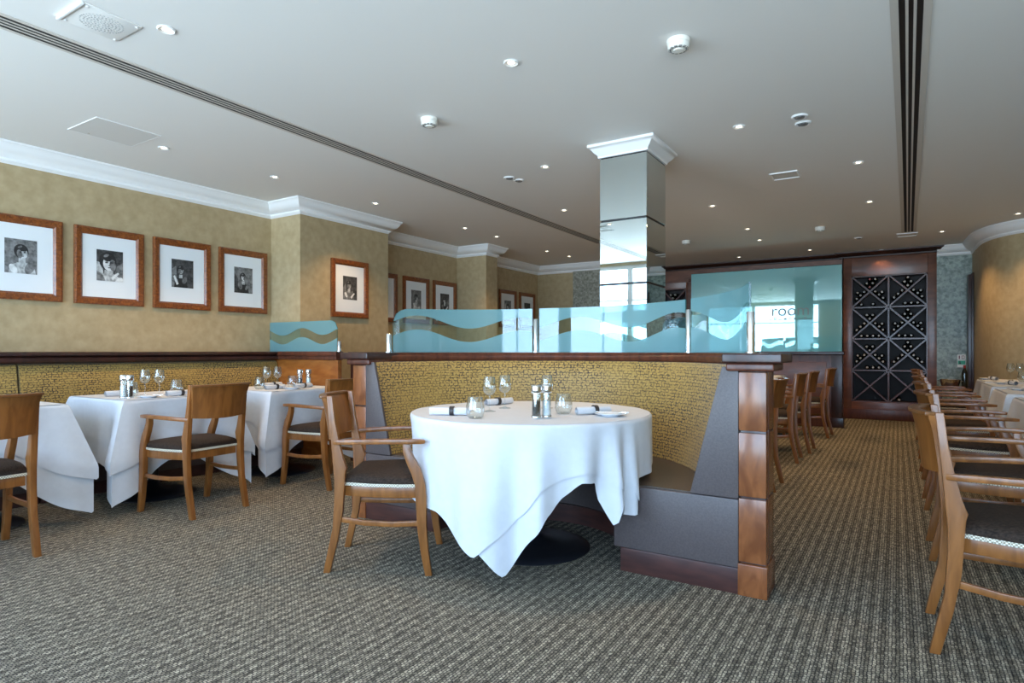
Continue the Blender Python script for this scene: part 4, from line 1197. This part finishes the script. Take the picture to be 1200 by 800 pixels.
# ================================================================== CEILING FITTINGS
def cpt(u, v):
    d = F * (CEIL - EYE) / (411.0 - v)
    return at_depth(u, d)
dl = thing('ceiling_downlight', 'downlight', 'downlight')
MB().lathe([(.019, -.001), (.041, -.001), (.042, -.004), (.037, -.008), (.030, -.004), (.019, -.0025)], 28, closed=True).build('trim_ring', M['white_paint'], dl)
MB().lathe([(0, -.002), (.019, -.002), (.017, -.004), (0, -.005)], 24).build('lamp', M['lamp_glow'], dl)
freeze(dl)
LIGHTS = [(195, 34, 'lit downlight beside the perforated ceiling speaker'), (192, 173, 'lit downlight at the corner of the ceiling hatch'), (322, 207, 'lit downlight above the inner corner of the broad pilaster'),
          (440, 238, 'lit downlight above the broad pilaster picture'), (599, 73, 'lit downlight alone, between the front smoke detectors'), (545, 267, 'lit downlight over the left recess beyond the long slot'),
          (582, 277, 'lit downlight nearest the narrow far pilaster'), (641, 294, 'lit downlight near the far left corner cornice'), (667, 300, 'lit downlight farthest left, by the silver wall panel'),
          (639, 195, 'lit downlight beside the pair of adjustable spots'), (661, 246, 'lit downlight just left of the column'), (866, 148, 'lit downlight left of the paired round fittings'),
          (1006, 190, 'lit downlight between the square vent and the black slots'), (835, 241, 'lit downlight just right of the column'), (876, 268, 'lit downlight above the left part of the teal glass screen'),
          (1019, 236, 'lit downlight beside the black slots, past the square vent'), (890, 281, 'lit downlight above the middle of the teal glass screen'), (949, 292.5, 'lit downlight above the right end of the teal glass screen'),
          (1033, 292.5, 'lit downlight right above the tall wine rack'), (1104, 271, 'lit downlight above the grey-green panel'), (1193, 250, 'lit downlight by the curved cornice, right edge of the photo'),
          (866, 301, 'lit downlight farthest back before the panelled wall')]
spot_xy = []
for k, (u, v_, lab) in enumerate(LIGHTS):
    x, y = cpt(u, v_)
    spot_xy.append((x, y))
    if k == 0:
        dl.location = (x, y, CEIL); dl['label'] = lab; dl['group'] = 'recessed downlights'
    else:
        dup(dl, (x, y, CEIL), None, lab, 'recessed downlights')
def detector(u, v_, lab, r=.058):
    x, y = cpt(u, v_)
    t = thing('ceiling_smoke_detector', lab, 'smoke detector', (x, y, CEIL), 0, 'smoke detectors')
    MB().lathe([(0, -.001), (r, -.001), (r, -.018), (r * .96, -.022), (0, -.022)], 32).build('mount', M['plastic_white'], t)
    MB().lathe([(0, -.0225), (r * .94, -.0225), (r * .94, -.040), (r * .80, -.050), (0, -.050)], 32).build('head', M['plastic_white'], t)
    g = MB()
    for k in range(12):
        a = 2 * pi * k / 12; c, s = cos(a), sin(a)
        g.bar([(r * .62 * c, r * .62 * s, -.0505), (r * .84 * c, r * .84 * s, -.0475)], r * .26, .003)
    g.build('vent_slots', M['print_mid'], t)
    MB().lathe([(0, -.0505), (r * .45, -.0505), (r * .42, -.056), (0, -.057)], 24).build('sensor_cap', M['plastic_white'], t)
detector(795, 47, 'white smoke detector nearest the viewer, above the column')
detector(503, 139, 'white smoke detector between the long slot and the lone downlight')
detector(961, 266, 'white smoke detector above the right of the teal glass screen', .06)
detector(804, 282, 'white smoke detector hanging behind the column', .06)
def eyeball(u, v_, lab):
    x, y = cpt(u, v_)
    t = thing('ceiling_spot_fitting', lab, 'ceiling spot', (x, y, CEIL), 0, 'unlit ceiling spots')
    MB().lathe([(.030, -.001), (.052, -.001), (.053, -.006), (.046, -.012), (.034, -.008)], 28, closed=True).build('trim_ring', M['white_paint'], t)
    MB().lathe([(0, -.003), (.034, -.003), (.030, -.014), (.016, -.018), (0, -.018)], 24).build('eyeball', M['print_mid'], t)
for u, v_, lab in ((937, 136, 'unlit round ceiling spot, farther of the right pair'), (941, 144, 'unlit round ceiling spot, nearer of the right pair'), (597, 208, 'unlit round ceiling spot, left of the pair near the slot'), (608, 211, 'unlit round ceiling spot, right of the pair near the slot'),
                   (1006, 278.5, 'unlit round ceiling spot above the tall wine rack')):
    eyeball(u, v_, lab)
# long slot diffusers
def slot(name, label, x0, y0, y1, x1, w, nblack, dark, edge):
    t = thing(name, label, 'slot vent', ((x0 + x1) / 2, (y0 + y1) / 2, CEIL))
    mb = MB(); zb, zt_ = CEIL - .006, CEIL - .0005
    def strip(o0, o1, za, zc, mi=0, m_=None):
        m_ = m_ or mb
        v = [(x0 + o0, y0, za), (x0 + o1, y0, za), (x1 + o1, y1, za), (x1 + o0, y1, za), (x0 + o0, y0, zc), (x0 + o1, y0, zc), (x1 + o1, y1, zc), (x1 + o0, y1, zc)]
        m_.add(v, [(0, 3, 2, 1), (4, 5, 6, 7), (0, 1, 5, 4), (1, 2, 6, 5), (2, 3, 7, 6), (3, 0, 4, 7)], mi)
    b_ = MB(); strip(-w / 2 + .002, w / 2 - .002, CEIL - .003, zt_, 0, b_); b_.build('dark_backing', M['black'], t, world=True)
    fr = MB(); strip(-w / 2, -w / 2 + edge, zb, zt_, 0, fr); strip(w / 2 - edge, w / 2, zb, zt_, 0, fr); fr.build('frame', M['grille_white'], t, world=True)
    inner = w - 2 * edge
    pitch = inner / nblack
    for k in range(1, nblack):
        s_ = MB(); c = -inner / 2 + k * pitch
        strip(c - pitch * (1 - dark) / 2, c + pitch * (1 - dark) / 2, zb, zt_, 0, s_); s_.build('blade', M['grille_white'], t, world=True)
slot('ceiling_slot_vent', 'long narrow slot vent running along the left half of the ceiling', -3.61, -1.5, 8.25, -3.66, .165, 4, .70, .020)
slot('ceiling_slot_vent', 'wide black three-slot vent running along the right of the ceiling', .02, .6, 9.65, .125, .165, 3, .62, .034)
# perforated speaker
x, y = cpt(119, 26)
ps = thing('ceiling_speaker', 'square ceiling speaker with a perforated round grille', 'speaker', (x, y, CEIL), radians(0))
MB().box(-.125, .125, -.125, .125, -.007, -.0005).build('plate', M['ceiling_paint'], ps, bevel=.002)
hb = MB()
for r in range(7):
    n_ = 1 if r == 0 else 6 * r
    for k in range(n_):
        a = 2 * pi * k / n_ + r * .3
        hb.lathe([(0, -.0082), (.0040, -.0082), (.0040, -.007), (0, -.007)], 6, (r * .0145 * cos(a), r * .0145 * sin(a), 0))
tag(hb.build('perforations', M['print_light'], ps), kind='stuff')
for sx in (-1, 1):
    for sy in (-1, 1): MB().lathe([(0, -.012), (.006, -.011), (.007, -.007), (0, -.007)], 12, (sx * .108, sy * .108, 0)).build('screw_cap', M['white_paint'], ps)
MB().box(-.125, .125, -.141, -.126, -.015, -.0005).build('hinge_bar', M['white_paint'], ps, bevel=.004)
# access hatch
x, y = cpt(135, 155)
ah = thing('ceiling_hatch', 'flat grey access hatch in the ceiling above the left pictures', 'hatch', (x, y, CEIL))
MB().box(-.21, .21, -.21, .21, -.004, -.0005).build('door_panel', M['grey_panel'], ah)
MB().box(-.215, -.2105, -.215, .215, -.005, -.0005).box(.2105, .215, -.215, .215, -.005, -.0005).box(-.2105, .2105, -.215, -.2105, -.005, -.0005).box(-.2105, .2105, .2105, .215, -.005, -.0005).build('rim', M['white_paint'], ah)
MB().lathe([(0, -.007), (.007, -.006), (.007, -.004), (0, -.004)], 10, (-.17, -.1, 0)).build('lock', M['chrome'], ah)
# small vents
def small_vent(u, v_, w, lab):
    x, y = cpt(u, v_)
    t = thing('ceiling_vent', lab, 'vent', (x, y, CEIL), 0, 'small square ceiling vents')
    MB().box(-w + .012, w - .012, -w + .012, w - .012, -.004, -.0005).build('plate', M['grey_panel'], t)
    MB().box(-w, w, -w, -w + .012, -.010, -.0005).box(-w, w, w - .012, w, -.010, -.0005).box(-w, -w + .012, -w + .012, w - .012, -.010, -.0005).box(w - .012, w, -w + .012, w - .012, -.010, -.0005).build('rim', M['white_paint'], t)
small_vent(920, 205, .115, 'small square vent in the ceiling right of the column')
small_vent(1063, 274.5, .12, 'small square vent at the far end of the black slots')

# ================================================================== LIGHT
W = bpy.data.worlds.new('World'); S.world = W; W.use_nodes = True
nt = W.node_tree; bg = nt.nodes['Background']
tc = N(nt, 'ShaderNodeTexCoord'); sp_ = N(nt, 'ShaderNodeSeparateXYZ'); nt.links.new(tc.outputs['Generated'], sp_.inputs[0])
r = ramp(nt, [(0.0, (.75, .92, 1.05)), (.47, (.84, 1.05, 1.22)), (.50, (.62, .87, 1.16)), (.62, (.46, .68, 1.0)), (1.0, (.30, .52, 1.0))])
mr = N(nt, 'ShaderNodeMapRange'); mr.inputs[1].default_value = -1; mr.inputs[2].default_value = 1
nt.links.new(sp_.outputs[2], mr.inputs[0]); nt.links.new(mr.outputs[0], r.inputs[0]); nt.links.new(r.outputs[0], bg.inputs[0])
bg.inputs[1].default_value = 7.0

def portal(x0, x1, z0, z1):
    L = bpy.data.lights.new('window_portal', 'AREA'); L.shape = 'RECTANGLE'; L.size = x1 - x0; L.size_y = z1 - z0
    L.cycles.is_portal = True
    o = bpy.data.objects.new('window_portal', L); COL.objects.link(o)
    o.location = ((x0 + x1) / 2, Y0 - .12, (z0 + z1) / 2)
    o.rotation_euler = (radians(90), 0, 0)     # faces +Y
    o.rotation_euler = Vector((0, 1, 0)).to_track_quat('-Z', 'Z').to_euler()
portal(-5.55, -2.05, .35, 2.62); portal(-1.48, 2.55, .35, 2.62)
for x, y in spot_xy:
    L = bpy.data.lights.new('downlight_beam', 'SPOT'); L.energy = 32; L.color = (1.0, .64, .32); L.spot_size = radians(105); L.spot_blend = .8; L.shadow_soft_size = .03
    o = bpy.data.objects.new('downlight_beam', L); COL.objects.link(o); o.location = (x, y, CEIL - .02)

# ================================================================== CAMERA
cam = bpy.data.cameras.new('camera'); co = bpy.data.objects.new('camera', cam); COL.objects.link(co)
cam.sensor_width = 36; cam.lens = F / 1200 * 36; cam.shift_y = 11 / 1200.0
cam.clip_start = .05
co.location = (0, 0, EYE); co.rotation_euler = (radians(90), 0, YAW)
S.camera = co
S.view_settings.view_transform = 'Standard'; S.view_settings.look = 'None'
S.view_settings.gamma = 1; S.view_settings.use_curve_mapping = False
S.view_settings.exposure = 0.82
S.cycles.use_denoising = True
S.cycles.max_bounces = 10; S.cycles.diffuse_bounces = 5; S.cycles.transparent_max_bounces = 24
S.cycles.sample_clamp_indirect = 8
